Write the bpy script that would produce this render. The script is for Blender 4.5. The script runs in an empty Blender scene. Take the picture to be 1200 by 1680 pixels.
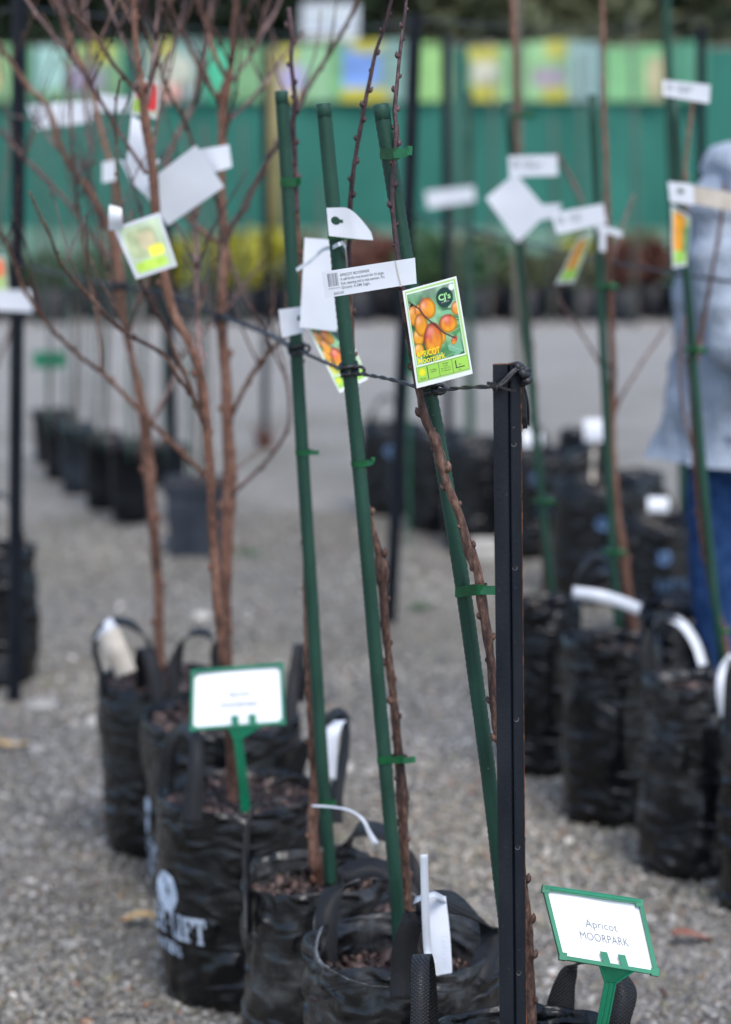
import bpy, math, random
import numpy as np
from mathutils import Vector, noise as mnoise

random.seed(7)
S = bpy.context.scene
COL = S.collection
R = math.radians
V = Vector

# ------------------------------------------------------------------ camera, sky, sun, exposure
CAM_Z = 1.65
PITCH = math.atan(690 / 3967)
F = 3967.0
cam_data = bpy.data.cameras.new('camera')
cam = bpy.data.objects.new('camera', cam_data)
COL.objects.link(cam)
cam.location = (0, 0, CAM_Z)
cam.rotation_euler = (math.pi / 2 - PITCH, 0, 0)
cam_data.sensor_fit = 'VERTICAL'
cam_data.sensor_height = 36
cam_data.sensor_width = 36
cam_data.lens = 85.0
cam_data.clip_end = 400
cam_data.clip_start = 0.05
cam_data.dof.use_dof = True
cam_data.dof.focus_distance = 3.14
cam_data.dof.aperture_fstop = 3.0
cam_data.dof.aperture_blades = 0
S.camera = cam

world = bpy.data.worlds.new('World')
S.world = world
world.use_nodes = True
wn = world.node_tree
bg = wn.nodes['Background']
sky = wn.nodes.new('ShaderNodeTexSky')
sky.sky_type = 'NISHITA'
sky.sun_disc = False
SUN_EL, SUN_ROT = R(58), R(160)
sky.sun_elevation = SUN_EL
sky.sun_rotation = SUN_ROT
sky.air_density = 1.0
sky.dust_density = 2.0
sky.ozone_density = 1.0
wn.links.new(sky.outputs[0], bg.inputs[0])
bg.inputs[1].default_value = 0.15
sun_data = bpy.data.lights.new('sun', 'SUN')
sun_data.energy = 1.2
sun_data.angle = R(25)
sun_data.color = (1.0, 0.985, 0.965)
sun = bpy.data.objects.new('sun', sun_data)
COL.objects.link(sun)
# nishita: rotation 0 = +Y, clockwise seen from above
sd = V((math.sin(SUN_ROT) * math.cos(SUN_EL), math.cos(SUN_ROT) * math.cos(SUN_EL), math.sin(SUN_EL)))
sun.rotation_euler = sd.to_track_quat('Z', 'Y').to_euler()
sun.location = (3, -3, 8)
S.view_settings.view_transform = 'Standard'
S.view_settings.look = 'None'
S.view_settings.gamma = 1
S.view_settings.exposure = 0.92
S.view_settings.use_curve_mapping = False
S.cycles.use_denoising = True
S.cycles.max_bounces = 6
S.cycles.caustics_reflective = False
S.cycles.caustics_refractive = False

# ------------------------------------------------------------------ picture-to-place helpers
cp, sp_ = math.cos(PITCH), math.sin(PITCH)
def ray(px, py):
    u = (px - 600) / F; v = (840 - py) / F
    return V((u, cp + v * sp_, -sp_ + v * cp))
def at(px, py, Y):
    d = ray(px, py); t = Y / d.y
    return V((d.x * t, Y, CAM_Z + d.z * t))
def hit(px, py, z=0.0):
    d = ray(px, py); t = (z - CAM_Z) / d.z
    return V((d.x * t, d.y * t, z))
def scale_at(p):      # pixels per metre at a place
    return F / (p.y * cp + (CAM_Z - p.z) * sp_)

# ------------------------------------------------------------------ object helpers
WLOC = {}
def root(name, loc, label, cat, group=None):
    o = bpy.data.objects.new(name, None); COL.objects.link(o)
    o.location = loc; o.empty_display_size = 0.05
    WLOC[o.name] = V(loc)
    o['label'] = label; o['category'] = cat
    if group: o['group'] = group
    return o
def tag(o, label=None, cat=None, group=None, kind=None):
    if label: o['label'] = label
    if cat: o['category'] = cat
    if group: o['group'] = group
    if kind: o['kind'] = kind
    return o
def mesh_obj(name, verts, faces, mat=None, parent=None, smooth=False, loc=None, cols=None):
    va = np.array([tuple(v) for v in verts], dtype=np.float64).reshape(-1, 3)
    if parent is not None:
        w = WLOC[parent.name]; base = V((0, 0, 0)); off = w
    else:
        if loc is None:
            c = va.mean(axis=0); loc = (c[0], c[1], va[:, 2].min())
        off = V(loc)
    va = va - np.array(off)
    me = bpy.data.meshes.new(name)
    me.from_pydata(va.tolist(), [], [tuple(f) for f in faces])
    if smooth:
        me.polygons.foreach_set('use_smooth', [True] * len(me.polygons))
    if cols is not None:
        ca = me.color_attributes.new('Col', 'FLOAT_COLOR', 'POINT')
        a = np.ones((len(va), 4), dtype=np.float32); a[:, :3] = np.array(cols)
        ca.data.foreach_set('color', a.ravel())
    if mat:
        for m in (mat if isinstance(mat, (list, tuple)) else [mat]): me.materials.append(m)
    me.update()
    o = bpy.data.objects.new(name, me); COL.objects.link(o)
    if parent is not None:
        o.parent = parent; WLOC[o.name] = V(WLOC[parent.name])
    else:
        o.location = off; WLOC[o.name] = V(off)
    return o

class MB:
    def __init__(s): s.v = []; s.f = []
    def add(s, vs, fs):
        n = len(s.v); s.v += [V(v) for v in vs]; s.f += [tuple(i + n for i in f) for f in fs]
    def box(s, c, size, ax=None):
        c = V(c); hx, hy, hz = [q / 2 for q in size]
        ax = ax or (V((1, 0, 0)), V((0, 1, 0)), V((0, 0, 1)))
        vs = [c + ax[0] * (i * hx) + ax[1] * (j * hy) + ax[2] * (k * hz) for i in (-1, 1) for j in (-1, 1) for k in (-1, 1)]
        s.add(vs, [(0, 1, 3, 2), (4, 6, 7, 5), (0, 4, 5, 1), (2, 3, 7, 6), (0, 2, 6, 4), (1, 5, 7, 3)])
    def tube(s, pts, rad, sides=8, cap=True, ridges=None):
        n = len(pts); rings = []
        pts = [V(p) for p in pts]
        t0 = (pts[1] - pts[0]).normalized()
        nrm = t0.cross(V((0, 1, 0)));
        if nrm.length < 1e-3: nrm = t0.cross(V((1, 0, 0)))
        nrm.normalize()
        base = len(s.v)
        for i, p in enumerate(pts):
            t = (pts[min(i + 1, n - 1)] - pts[max(i - 1, 0)])
            if t.length < 1e-9: t = t0
            t = t.normalized()
            nrm = (nrm - t * nrm.dot(t)).normalized()
            b = t.cross(nrm)
            r = rad[i] if isinstance(rad, (list, tuple)) else rad
            for k in range(sides):
                a = 2 * math.pi * k / sides
                rr = r * (ridges(i, k) if ridges else 1)
                s.v.append(p + (nrm * math.cos(a) + b * math.sin(a)) * rr)
        for i in range(n - 1):
            for k in range(sides):
                a = base + i * sides + k; b2 = base + i * sides + (k + 1) % sides
                s.f.append((a, b2, b2 + sides, a + sides))
        if cap:
            s.f.append(tuple(base + k for k in range(sides))[::-1])
            s.f.append(tuple(base + (n - 1) * sides + k for k in range(sides)))
    def ribbon(s, pts, wdirs, width, thick):
        n = len(pts); base = len(s.v)
        pts = [V(p) for p in pts]
        for i, p in enumerate(pts):
            t = (pts[min(i + 1, n - 1)] - pts[max(i - 1, 0)]).normalized()
            w = V(wdirs[i]) if isinstance(wdirs, list) else V(wdirs)
            w = (w - t * w.dot(t)).normalized(); nn = t.cross(w)
            ww = width[i] if isinstance(width, list) else width
            for a, b in ((-1, -1), (1, -1), (1, 1), (-1, 1)):
                s.v.append(p + w * (a * ww / 2) + nn * (b * thick / 2))
        for i in range(n - 1):
            for k in range(4):
                a = base + i * 4 + k; b2 = base + i * 4 + (k + 1) % 4
                s.f.append((a, b2, b2 + 4, a + 4))
        s.f.append((base + 3, base + 2, base + 1, base)); e = base + (n - 1) * 4
        s.f.append((e, e + 1, e + 2, e + 3))
    def build(s, name, mat, parent=None, smooth=False, loc=None):
        return mesh_obj(name, s.v, s.f, mat, parent, smooth, loc)

def catmull(pts, step):
    """pts: list of vectors of any length (tuples); returns smooth samples about `step` apart (first 3 coords)."""
    P = [np.array(p, dtype=float) for p in pts]
    P = [2 * P[0] - P[1]] + P + [2 * P[-1] - P[-2]]
    out = []
    for i in range(1, len(P) - 2):
        p0, p1, p2, p3 = P[i - 1:i + 3]
        L = np.linalg.norm((p2 - p1)[:3]); n = max(1, int(L / step))
        for k in range(n):
            t = k / n
            out.append(0.5 * ((2 * p1) + (-p0 + p2) * t + (2 * p0 - 5 * p1 + 4 * p2 - p3) * t * t + (-p0 + 3 * p1 - 3 * p2 + p3) * t ** 3))
    out.append(P[-2])
    return out

# ------------------------------------------------------------------ materials
def newmat(name):
    m = bpy.data.materials.new(name); m.use_nodes = True
    nt = m.node_tree; b = nt.nodes['Principled BSDF']
    return m, nt, b
def N(nt, t, **kw):
    n = nt.nodes.new(t)
    for k, v in kw.items():
        if k in n.inputs: n.inputs[k].default_value = v
        else: setattr(n, k, v)
    return n
def ramp(nt, fac, stops):
    r = nt.nodes.new('ShaderNodeValToRGB'); e = r.color_ramp.elements
    while len(e) < len(stops): e.new(0.5)
    for i, (p, c) in enumerate(stops):
        e[i].position = p; e[i].color = (*c, 1)
    nt.links.new(fac, r.inputs[0]); return r.outputs[0]
def coords(nt, scale=(1, 1, 1), rot=(0, 0, 0)):
    tc = nt.nodes.new('ShaderNodeTexCoord'); mp = nt.nodes.new('ShaderNodeMapping')
    mp.inputs['Scale'].default_value = scale; mp.inputs['Rotation'].default_value = rot
    nt.links.new(tc.outputs['Object'], mp.inputs[0]); return mp.outputs[0]
def simple(name, c1, c2=None, rough=0.5, nscale=20, bump=0.0, bscale=None, stretch=(1, 1, 1), spec=0.5, dist=0.002, metallic=0, detail=4, transm=0, subs=0, pos=(0.35, 0.65)):
    m, nt, b = newmat(name)
    co = coords(nt, stretch)
    n = N(nt, 'ShaderNodeTexNoise'); n.inputs['Scale'].default_value = nscale; n.inputs['Detail'].default_value = detail
    nt.links.new(co, n.inputs[0])
    c2 = c2 or c1
    nt.links.new(ramp(nt, n.outputs[0], [(pos[0], c1), (pos[1], c2)]), b.inputs['Base Color'])
    b.inputs['Roughness'].default_value = rough
    b.inputs['Specular IOR Level'].default_value = spec
    b.inputs['Metallic'].default_value = metallic
    if transm:
        tr = nt.nodes.new('ShaderNodeBsdfTranslucent'); mx = nt.nodes.new('ShaderNodeMixShader')
        mx.inputs[0].default_value = transm
        nt.links.new(b.inputs['Base Color'].links[0].from_socket, tr.inputs[0])
        nt.links.new(b.outputs[0], mx.inputs[1]); nt.links.new(tr.outputs[0], mx.inputs[2])
        nt.links.new(mx.outputs[0], nt.nodes['Material Output'].inputs[0])
    if bump:
        n2 = N(nt, 'ShaderNodeTexNoise'); n2.inputs['Scale'].default_value = bscale or nscale * 3; n2.inputs['Detail'].default_value = 6
        nt.links.new(co, n2.inputs[0])
        bp = nt.nodes.new('ShaderNodeBump'); bp.inputs['Strength'].default_value = bump; bp.inputs['Distance'].default_value = dist
        nt.links.new(n2.outputs[0], bp.inputs['Height']); nt.links.new(bp.outputs[0], b.inputs['Normal'])
    return m

def bag_material(dust=0.0):
    m, nt, b = newmat('dusty_black_woven_plastic' if dust else 'black_woven_plastic')
    co = coords(nt, (1, 1, 1.0))
    # dusty patches
    n = N(nt, 'ShaderNodeTexNoise'); n.inputs['Scale'].default_value = 9; n.inputs['Detail'].default_value = 8; n.inputs['Roughness'].default_value = 0.65
    nt.links.new(co, n.inputs[0])
    nt.links.new(ramp(nt, n.outputs[0], [(0.42 - dust * .5, (0.0015, 0.002, 0.003)), (0.62 - dust, (0.004 + dust * .10, 0.0045 + dust * .10, 0.0055 + dust * .10)), (0.8 - dust * 1.3, (0.022 + dust * .5, 0.022 + dust * .5, 0.023 + dust * .48))]), b.inputs['Base Color'])
    r = N(nt, 'ShaderNodeMapRange'); r.inputs['From Min'].default_value = 0.35; r.inputs['From Max'].default_value = 0.7; r.inputs['To Min'].default_value = 0.13; r.inputs['To Max'].default_value = 0.34; b.inputs['Specular IOR Level'].default_value = 0.5
    nt.links.new(n.outputs[0], r.inputs[0]); nt.links.new(r.outputs[0], b.inputs['Roughness'])
    # creases: ridged noise stretched sideways plus fine crinkle
    co2 = coords(nt, (1.0, 1.0, 2.6))
    n1 = N(nt, 'ShaderNodeTexNoise'); n1.inputs['Scale'].default_value = 11; n1.inputs['Detail'].default_value = 5; n1.inputs['Distortion'].default_value = 0.8
    n1.noise_type = 'RIDGED_MULTIFRACTAL'
    nt.links.new(co2, n1.inputs[0])
    n2 = N(nt, 'ShaderNodeTexNoise'); n2.inputs['Scale'].default_value = 60; n2.inputs['Detail'].default_value = 4
    nt.links.new(co2, n2.inputs[0])
    w = N(nt, 'ShaderNodeTexWave'); w.inputs['Scale'].default_value = 140; w.bands_direction = 'Z'; w.inputs['Distortion'].default_value = 0.6
    nt.links.new(co, w.inputs[0])
    b1 = nt.nodes.new('ShaderNodeBump'); b1.inputs['Strength'].default_value = 1.0; b1.inputs['Distance'].default_value = 0.022
    b2 = nt.nodes.new('ShaderNodeBump'); b2.inputs['Strength'].default_value = 0.5; b2.inputs['Distance'].default_value = 0.0025
    b3 = nt.nodes.new('ShaderNodeBump'); b3.inputs['Strength'].default_value = 0.25; b3.inputs['Distance'].default_value = 0.0004
    nt.links.new(n1.outputs[0], b1.inputs['Height']); nt.links.new(n2.outputs[0], b2.inputs['Height']); nt.links.new(w.outputs['Fac'], b3.inputs['Height'])
    nt.links.new(b1.outputs[0], b2.inputs['Normal']); nt.links.new(b2.outputs[0], b3.inputs['Normal']); nt.links.new(b3.outputs[0], b.inputs['Normal'])
    return m
def webbing_material():
    m, nt, b = newmat('black_webbing')
    tc = nt.nodes.new('ShaderNodeTexCoord')
    ws = []
    for rot in (R(52), R(-52)):
        mp = nt.nodes.new('ShaderNodeMapping'); mp.inputs['Rotation'].default_value = (0.3, rot, 0.2)
        nt.links.new(tc.outputs['Object'], mp.inputs[0])
        w = N(nt, 'ShaderNodeTexWave'); w.inputs['Scale'].default_value = 88; w.bands_direction = 'X'; w.inputs['Distortion'].default_value = 1.6; w.inputs['Detail Scale'].default_value = 20
        nt.links.new(mp.outputs[0], w.inputs[0]); ws.append(w.outputs['Fac'])
    mt = nt.nodes.new('ShaderNodeMath'); mt.operation = 'MULTIPLY'
    nt.links.new(ws[0], mt.inputs[0]); nt.links.new(ws[1], mt.inputs[1])
    nt.links.new(ramp(nt, mt.outputs[0], [(0.1, (0.003, 0.003, 0.004)), (0.9, (0.045, 0.048, 0.055))]), b.inputs['Base Color'])
    b.inputs['Roughness'].default_value = 0.36; b.inputs['Specular IOR Level'].default_value = 0.4
    bp = nt.nodes.new('ShaderNodeBump'); bp.inputs['Strength'].default_value = 0.9; bp.inputs['Distance'].default_value = 0.0015
    nt.links.new(mt.outputs[0], bp.inputs['Height']); nt.links.new(bp.outputs[0], b.inputs['Normal'])
    return m
def bark_material(name, dark, mid, light, rough=0.7):
    m, nt, b = newmat(name)
    co = coords(nt, (1, 1, 0.35))
    n = N(nt, 'ShaderNodeTexNoise'); n.inputs['Scale'].default_value = 170; n.inputs['Detail'].default_value = 5; n.inputs['Roughness'].default_value = 0.7
    n2 = N(nt, 'ShaderNodeTexNoise'); n2.inputs['Scale'].default_value = 14; n2.inputs['Detail'].default_value = 3
    nt.links.new(co, n.inputs[0]); nt.links.new(co, n2.inputs[0])
    mx = nt.nodes.new('ShaderNodeMath'); mx.operation = 'MULTIPLY_ADD'; mx.inputs[1].default_value = 0.55
    ad = nt.nodes.new('ShaderNodeMath'); ad.operation = 'MULTIPLY'; ad.inputs[1].default_value = 0.45
    nt.links.new(n2.outputs[0], ad.inputs[0]); nt.links.new(n.outputs[0], mx.inputs[0]); nt.links.new(ad.outputs[0], mx.inputs[2])
    nt.links.new(ramp(nt, mx.outputs[0], [(0.40, dark), (0.5, mid), (0.62, light)]), b.inputs['Base Color'])
    b.inputs['Roughness'].default_value = rough
    bp = nt.nodes.new('ShaderNodeBump'); bp.inputs['Strength'].default_value = 1.0; bp.inputs['Distance'].default_value = 0.003
    nt.links.new(n.outputs[0], bp.inputs['Height']); nt.links.new(bp.outputs[0], b.inputs['Normal'])
    return m
def vcol_material(name, rough=0.5, spec=0.4, var=0.0):
    m, nt, b = newmat(name)
    a = nt.nodes.new('ShaderNodeVertexColor'); a.layer_name = 'Col'
    nt.links.new(a.outputs[0], b.inputs['Base Color'])
    b.inputs['Roughness'].default_value = rough; b.inputs['Specular IOR Level'].default_value = spec
    return m
def gravel_material():
    m, nt, b = newmat('gravel_ground')
    co = coords(nt)
    v = N(nt, 'ShaderNodeTexVoronoi'); v.inputs['Scale'].default_value = 95; v.inputs['Randomness'].default_value = 1
    nt.links.new(co, v.inputs[0])
    sep = nt.nodes.new('ShaderNodeSeparateColor'); nt.links.new(v.outputs['Color'], sep.inputs[0])
    c = ramp(nt, sep.outputs[0], [(0.0, (0.10, 0.098, 0.09)), (0.3, (0.20, 0.195, 0.18)), (0.6, (0.27, 0.26, 0.24)), (0.88, (0.36, 0.34, 0.31)), (1.0, (0.5, 0.48, 0.45))])
    big = N(nt, 'ShaderNodeTexNoise'); big.inputs['Scale'].default_value = 1.6; big.inputs['Detail'].default_value = 5
    nt.links.new(co, big.inputs[0])
    tint = ramp(nt, big.outputs[0], [(0.3, (0.72, 0.69, 0.57)), (0.5, (0.94, 0.90, 0.82)), (0.72, (1.1, 1.06, 1.0))])
    mx = nt.nodes.new('ShaderNodeMix'); mx.data_type = 'RGBA'; mx.blend_type = 'MULTIPLY'; mx.inputs[0].default_value = 1
    nt.links.new(c, mx.inputs[6]); nt.links.new(tint, mx.inputs[7])
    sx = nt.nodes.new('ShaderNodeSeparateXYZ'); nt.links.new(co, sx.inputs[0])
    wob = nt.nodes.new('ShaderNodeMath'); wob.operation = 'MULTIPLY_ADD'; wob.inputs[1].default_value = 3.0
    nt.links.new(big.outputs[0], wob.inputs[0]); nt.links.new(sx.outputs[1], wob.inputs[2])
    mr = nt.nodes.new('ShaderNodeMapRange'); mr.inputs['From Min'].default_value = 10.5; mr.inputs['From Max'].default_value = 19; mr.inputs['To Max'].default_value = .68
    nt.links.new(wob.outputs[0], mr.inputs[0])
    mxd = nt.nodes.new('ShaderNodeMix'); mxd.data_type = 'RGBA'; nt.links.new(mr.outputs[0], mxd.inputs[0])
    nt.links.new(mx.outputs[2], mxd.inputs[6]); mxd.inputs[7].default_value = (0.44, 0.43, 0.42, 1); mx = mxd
    dk = ramp(nt, v.outputs['Distance'], [(0.3, (1, 1, 1)), (0.75, (0.4, 0.39, 0.37))])
    mx2 = nt.nodes.new('ShaderNodeMix'); mx2.data_type = 'RGBA'; mx2.blend_type = 'MULTIPLY'; mx2.inputs[0].default_value = 0.7
    nt.links.new(mx.outputs[2], mx2.inputs[6]); nt.links.new(dk, mx2.inputs[7])
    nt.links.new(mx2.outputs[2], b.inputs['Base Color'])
    b.inputs['Roughness'].default_value = 0.6
    inv = nt.nodes.new('ShaderNodeMath'); inv.operation = 'SUBTRACT'; inv.inputs[0].default_value = 1
    nt.links.new(v.outputs['Distance'], inv.inputs[1])
    bp = nt.nodes.new('ShaderNodeBump'); bp.inputs['Strength'].default_value = 0.9; bp.inputs['Distance'].default_value = 0.006
    nt.links.new(inv.outputs[0], bp.inputs['Height']); nt.links.new(bp.outputs[0], b.inputs['Normal'])
    return m

M = {}
M['gravel'] = gravel_material()
M['pebble'] = vcol_material('pebble_stone', 0.45, 0.5)
M['bag'] = bag_material()
M['bag_dusty'] = bag_material(.09)
M['hem_and_highlight'] = simple('grey_hem_and_highlight', (0.05, 0.052, 0.058), (0.22, 0.225, 0.235), 0.4, 90)  # grey of the frayed hem, and of highlights painted on hem and handles
M['web'] = webbing_material()
M['soil'] = simple('potting_soil', (0.010, 0.007, 0.006), (0.03, 0.021, 0.018), 0.8, 60, 0.9, 120, dist=0.004)
M['chips'] = vcol_material('bark_chips', 0.55, 0.5)
M['bark_red'] = bark_material('reddish_bark', (0.016, 0.008, 0.007), (0.085, 0.04, 0.027), (0.24, 0.145, 0.105))
M['bark_purple'] = bark_material('purple_twig_bark', (0.018, 0.008, 0.010), (0.052, 0.022, 0.026), (0.16, 0.095, 0.09), 0.5)
M['bark_tan'] = bark_material('tan_bark', (0.045, 0.020, 0.013), (0.145, 0.064, 0.039), (0.30, 0.17, 0.12))
M['bark_grey'] = bark_material('grey_pink_bark', (0.05, 0.028, 0.025), (0.13, 0.074, 0.064), (0.27, 0.18, 0.16))
def scuffed(name, c1, c2, c3, rough, nsc, fleck, spec=.3, streak=.3):
    m, nt, b = newmat(name)
    co = coords(nt, (1, 1, streak)); co1 = coords(nt)
    n = N(nt, 'ShaderNodeTexNoise'); n.inputs['Scale'].default_value = nsc; n.inputs['Detail'].default_value = 6; nt.links.new(co, n.inputs[0])
    f = N(nt, 'ShaderNodeTexNoise'); f.inputs['Scale'].default_value = fleck; f.inputs['Detail'].default_value = 3; nt.links.new(co1, f.inputs[0])
    base = ramp(nt, n.outputs[0], [(.35, c1), (.68, c2)])
    k = ramp(nt, f.outputs[0], [(.68, (0, 0, 0)), (.76, (1, 1, 1))])
    mx = nt.nodes.new('ShaderNodeMix'); mx.data_type = 'RGBA'; nt.links.new(k, mx.inputs[0]); nt.links.new(base, mx.inputs[6]); mx.inputs[7].default_value = (*c3, 1)
    nt.links.new(mx.outputs[2], b.inputs['Base Color'])
    r = N(nt, 'ShaderNodeMapRange'); r.inputs['To Min'].default_value = rough - .12; r.inputs['To Max'].default_value = rough + .2; nt.links.new(n.outputs[0], r.inputs[0]); nt.links.new(r.outputs[0], b.inputs['Roughness'])
    b.inputs['Specular IOR Level'].default_value = spec
    bp = nt.nodes.new('ShaderNodeBump'); bp.inputs['Strength'].default_value = .6; bp.inputs['Distance'].default_value = .0008; nt.links.new(f.outputs[0], bp.inputs['Height']); nt.links.new(bp.outputs[0], b.inputs['Normal'])
    return m
M['stake'] = scuffed('green_coated_stake', (0.009, 0.040, 0.026), (0.018, 0.066, 0.044), (0.07, 0.13, 0.10), .45, 26, 190)
M['steel'] = scuffed('black_coated_steel', (0.0025, 0.005, 0.010), (0.008, 0.011, 0.017), (0.035, 0.036, 0.04), .5, 30, 230, .25)
M['stake_plain'] = simple('green_coated_stake', (0.007, 0.034, 0.021), (0.013, 0.054, 0.034), 0.45, 30, 0.5, 260, dist=0.0008, spec=.3)
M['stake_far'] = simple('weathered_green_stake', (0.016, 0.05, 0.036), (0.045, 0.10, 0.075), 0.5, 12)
M['tie'] = simple('green_plastic_tie', (0.003, 0.075, 0.022), (0.006, 0.13, 0.04), 0.3, 60, transm=0.25)
M['steel_dot'] = simple('bare_steel_wear', (0.03, 0.03, 0.035), (0.16, 0.16, 0.17), 0.4, 300)
M['rust'] = simple('rusty_edge', (0.05, 0.02, 0.010), (0.24, 0.09, 0.03), 0.8, 70, 0.4, 200, pos=(0.45, 0.7))
M['hole'] = simple('dark_hole', (0.003, 0.003, 0.004), (0.006, 0.006, 0.007), 0.8, 20)
M['rope'] = simple('black_rope', (0.006, 0.006, 0.008), (0.02, 0.02, 0.024), 0.4, 200, 0.7, 500, dist=0.001)
M['zip'] = simple('black_nylon', (0.008, 0.008, 0.009), (0.012, 0.012, 0.014), 0.3, 40)
M['paper'] = simple('white_plastic_card', (0.66, 0.70, 0.76), (0.74, 0.77, 0.82), 0.35, 9, transm=0.15)
M['signpaper'] = simple('white_sign_card', (0.78, 0.81, 0.84), (0.82, 0.84, 0.87), 0.3, 7)
M['cream'] = simple('cream_backed_tape', (0.52, 0.46, 0.38), (0.64, 0.58, 0.5), 0.5, 30, transm=0.2)
M['ink'] = simple('grey_ink', (0.16, 0.17, 0.19), (0.24, 0.25, 0.27), 0.6, 300)
M['darkink'] = simple('dark_ink', (0.02, 0.02, 0.025), (0.04, 0.04, 0.045), 0.6, 300)
M['yellowink'] = simple('yellow_print', (0.85, 0.72, 0.02), (0.9, 0.78, 0.05), 0.4, 100)
M['greenink'] = simple('pale_green_print', (0.30, 0.66, 0.25), (0.4, 0.78, 0.36), 0.4, 100)
M['signgreen'] = simple('bright_green_plastic', (0.004, 0.14, 0.07), (0.008, 0.20, 0.10), 0.3, 12, 0.2, 80, dist=0.001)
M['print'] = vcol_material('printed_card', 0.32, 0.5)
M['logo'] = simple('pale_blue_print', (0.42, 0.5, 0.62), (0.6, 0.68, 0.8), 0.5, 120)
M['logo_blue'] = simple('blue_print', (0.03, 0.07, 0.15), (0.10, 0.18, 0.32), 0.5, 60)
M['pot'] = simple('black_plastic_pot', (0.004, 0.005, 0.008), (0.010, 0.012, 0.017), 0.5, 9, 0.15, 30, spec=.3)
M['pot_grey'] = simple('grey_plastic_pot', (0.018, 0.024, 0.034), (0.04, 0.048, 0.062), 0.5, 9, 0.15, 30, spec=.3)
M['cloth'] = simple('green_shade_cloth', (0.012, 0.115, 0.086), (0.024, 0.165, 0.125), 0.85, 1.6, 0.3, 60, stretch=(1, 1, 0.5))
M['skirt'] = simple('pale_green_mesh', (0.10, 0.21, 0.155), (0.17, 0.28, 0.215), 0.85, 3.0, 0.3, 60)
M['timber'] = simple('weathered_timber', (0.10, 0.10, 0.08), (0.2, 0.19, 0.15), 0.8, 12, stretch=(1, 1, 0.2))
M['olive'] = simple('yellow_painted_pole', (0.16, 0.14, 0.05), (0.25, 0.21, 0.08), 0.6, 6)
M['hoodie'] = simple('pale_blue_grey_fleece', (0.25, 0.295, 0.365), (0.34, 0.39, 0.46), 0.95, 5, 1.0, 14, dist=0.03, spec=0.1)
M['denim'] = simple('blue_denim', (0.010, 0.035, 0.11), (0.03, 0.075, 0.19), 0.9, 25, 0.6, 60, dist=0.005, spec=0.15)
M['skin'] = simple('skin', (0.5, 0.3, 0.22), (0.56, 0.35, 0.27), 0.55, 8)
M['hair'] = simple('brown_hair', (0.04, 0.022, 0.012), (0.09, 0.05, 0.03), 0.6, 60, 0.5, 120, stretch=(1, 1, 0.2))
M['shoe'] = simple('dark_shoe', (0.02, 0.02, 0.022), (0.035, 0.035, 0.04), 0.6, 20)
M['leafdry'] = simple('dry_leaf', (0.34, 0.22, 0.09), (0.48, 0.34, 0.16), 0.7, 40)
M['leafred'] = simple('reddish_leaf', (0.2, 0.075, 0.05), (0.3, 0.13, 0.09), 0.7, 40)
M['stone'] = simple('pale_stone', (0.2, 0.195, 0.18), (0.34, 0.33, 0.31), 0.7, 14, 0.5, 40, dist=0.004)
M['stone_w'] = simple('white_stone', (0.4, 0.38, 0.34), (0.54, 0.52, 0.48), 0.6, 14, 0.4, 40, dist=0.003)
def leafmat(name, a, b_, tr=0.25): return simple(name, a, b_, 0.5, 3.0, transm=tr)
M['leaf_dark'] = leafmat('dark_evergreen_leaf', (0.012, 0.028, 0.012), (0.035, 0.065, 0.025))
M['leaf_olive'] = leafmat('olive_leaf', (0.10, 0.115, 0.055), (0.22, 0.24, 0.13))
M['leaf_yellow'] = leafmat('yellow_green_leaf', (0.36, 0.34, 0.03), (0.62, 0.58, 0.08))
M['leaf_green'] = leafmat('mid_green_leaf', (0.05, 0.12, 0.05), (0.13, 0.22, 0.09))
M['leaf_red'] = leafmat('red_brown_leaf', (0.13, 0.05, 0.035), (0.26, 0.11, 0.07))
M['trunkbark'] = simple('dark_trunk_bark', (0.04, 0.032, 0.025), (0.09, 0.075, 0.06), 0.9, 12, 0.6, 40)
M['roof'] = simple('dark_red_brown_roof', (0.05, 0.022, 0.015), (0.09, 0.04, 0.028), 0.7, 5)
M['wall'] = simple('shed_wall', (0.12, 0.11, 0.10), (0.18, 0.165, 0.15), 0.8, 4)

# ------------------------------------------------------------------ text helpers
_tc = {}
def text_mesh(s, bold=0.0):
    """flat text outline mesh, cap height about 0.7, returned as (verts, faces, width)"""
    k = (s, bold)
    if k in _tc: return _tc[k]
    cu = bpy.data.curves.new('txt', 'FONT'); cu.body = s; cu.resolution_u = 3; cu.offset = bold
    ob = bpy.data.objects.new('txt', cu); COL.objects.link(ob)
    dg = bpy.context.evaluated_depsgraph_get(); dg.update()
    me = bpy.data.meshes.new_from_object(ob.evaluated_get(dg))
    vs = [(v.co.x, v.co.y) for v in me.vertices]; fs = [tuple(p.vertices) for p in me.polygons]
    bpy.data.objects.remove(ob); bpy.data.curves.remove(cu); bpy.data.meshes.remove(me)
    w = max([v[0] for v in vs] + [0.01])
    _tc[k] = (vs, fs, w); return _tc[k]

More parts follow.
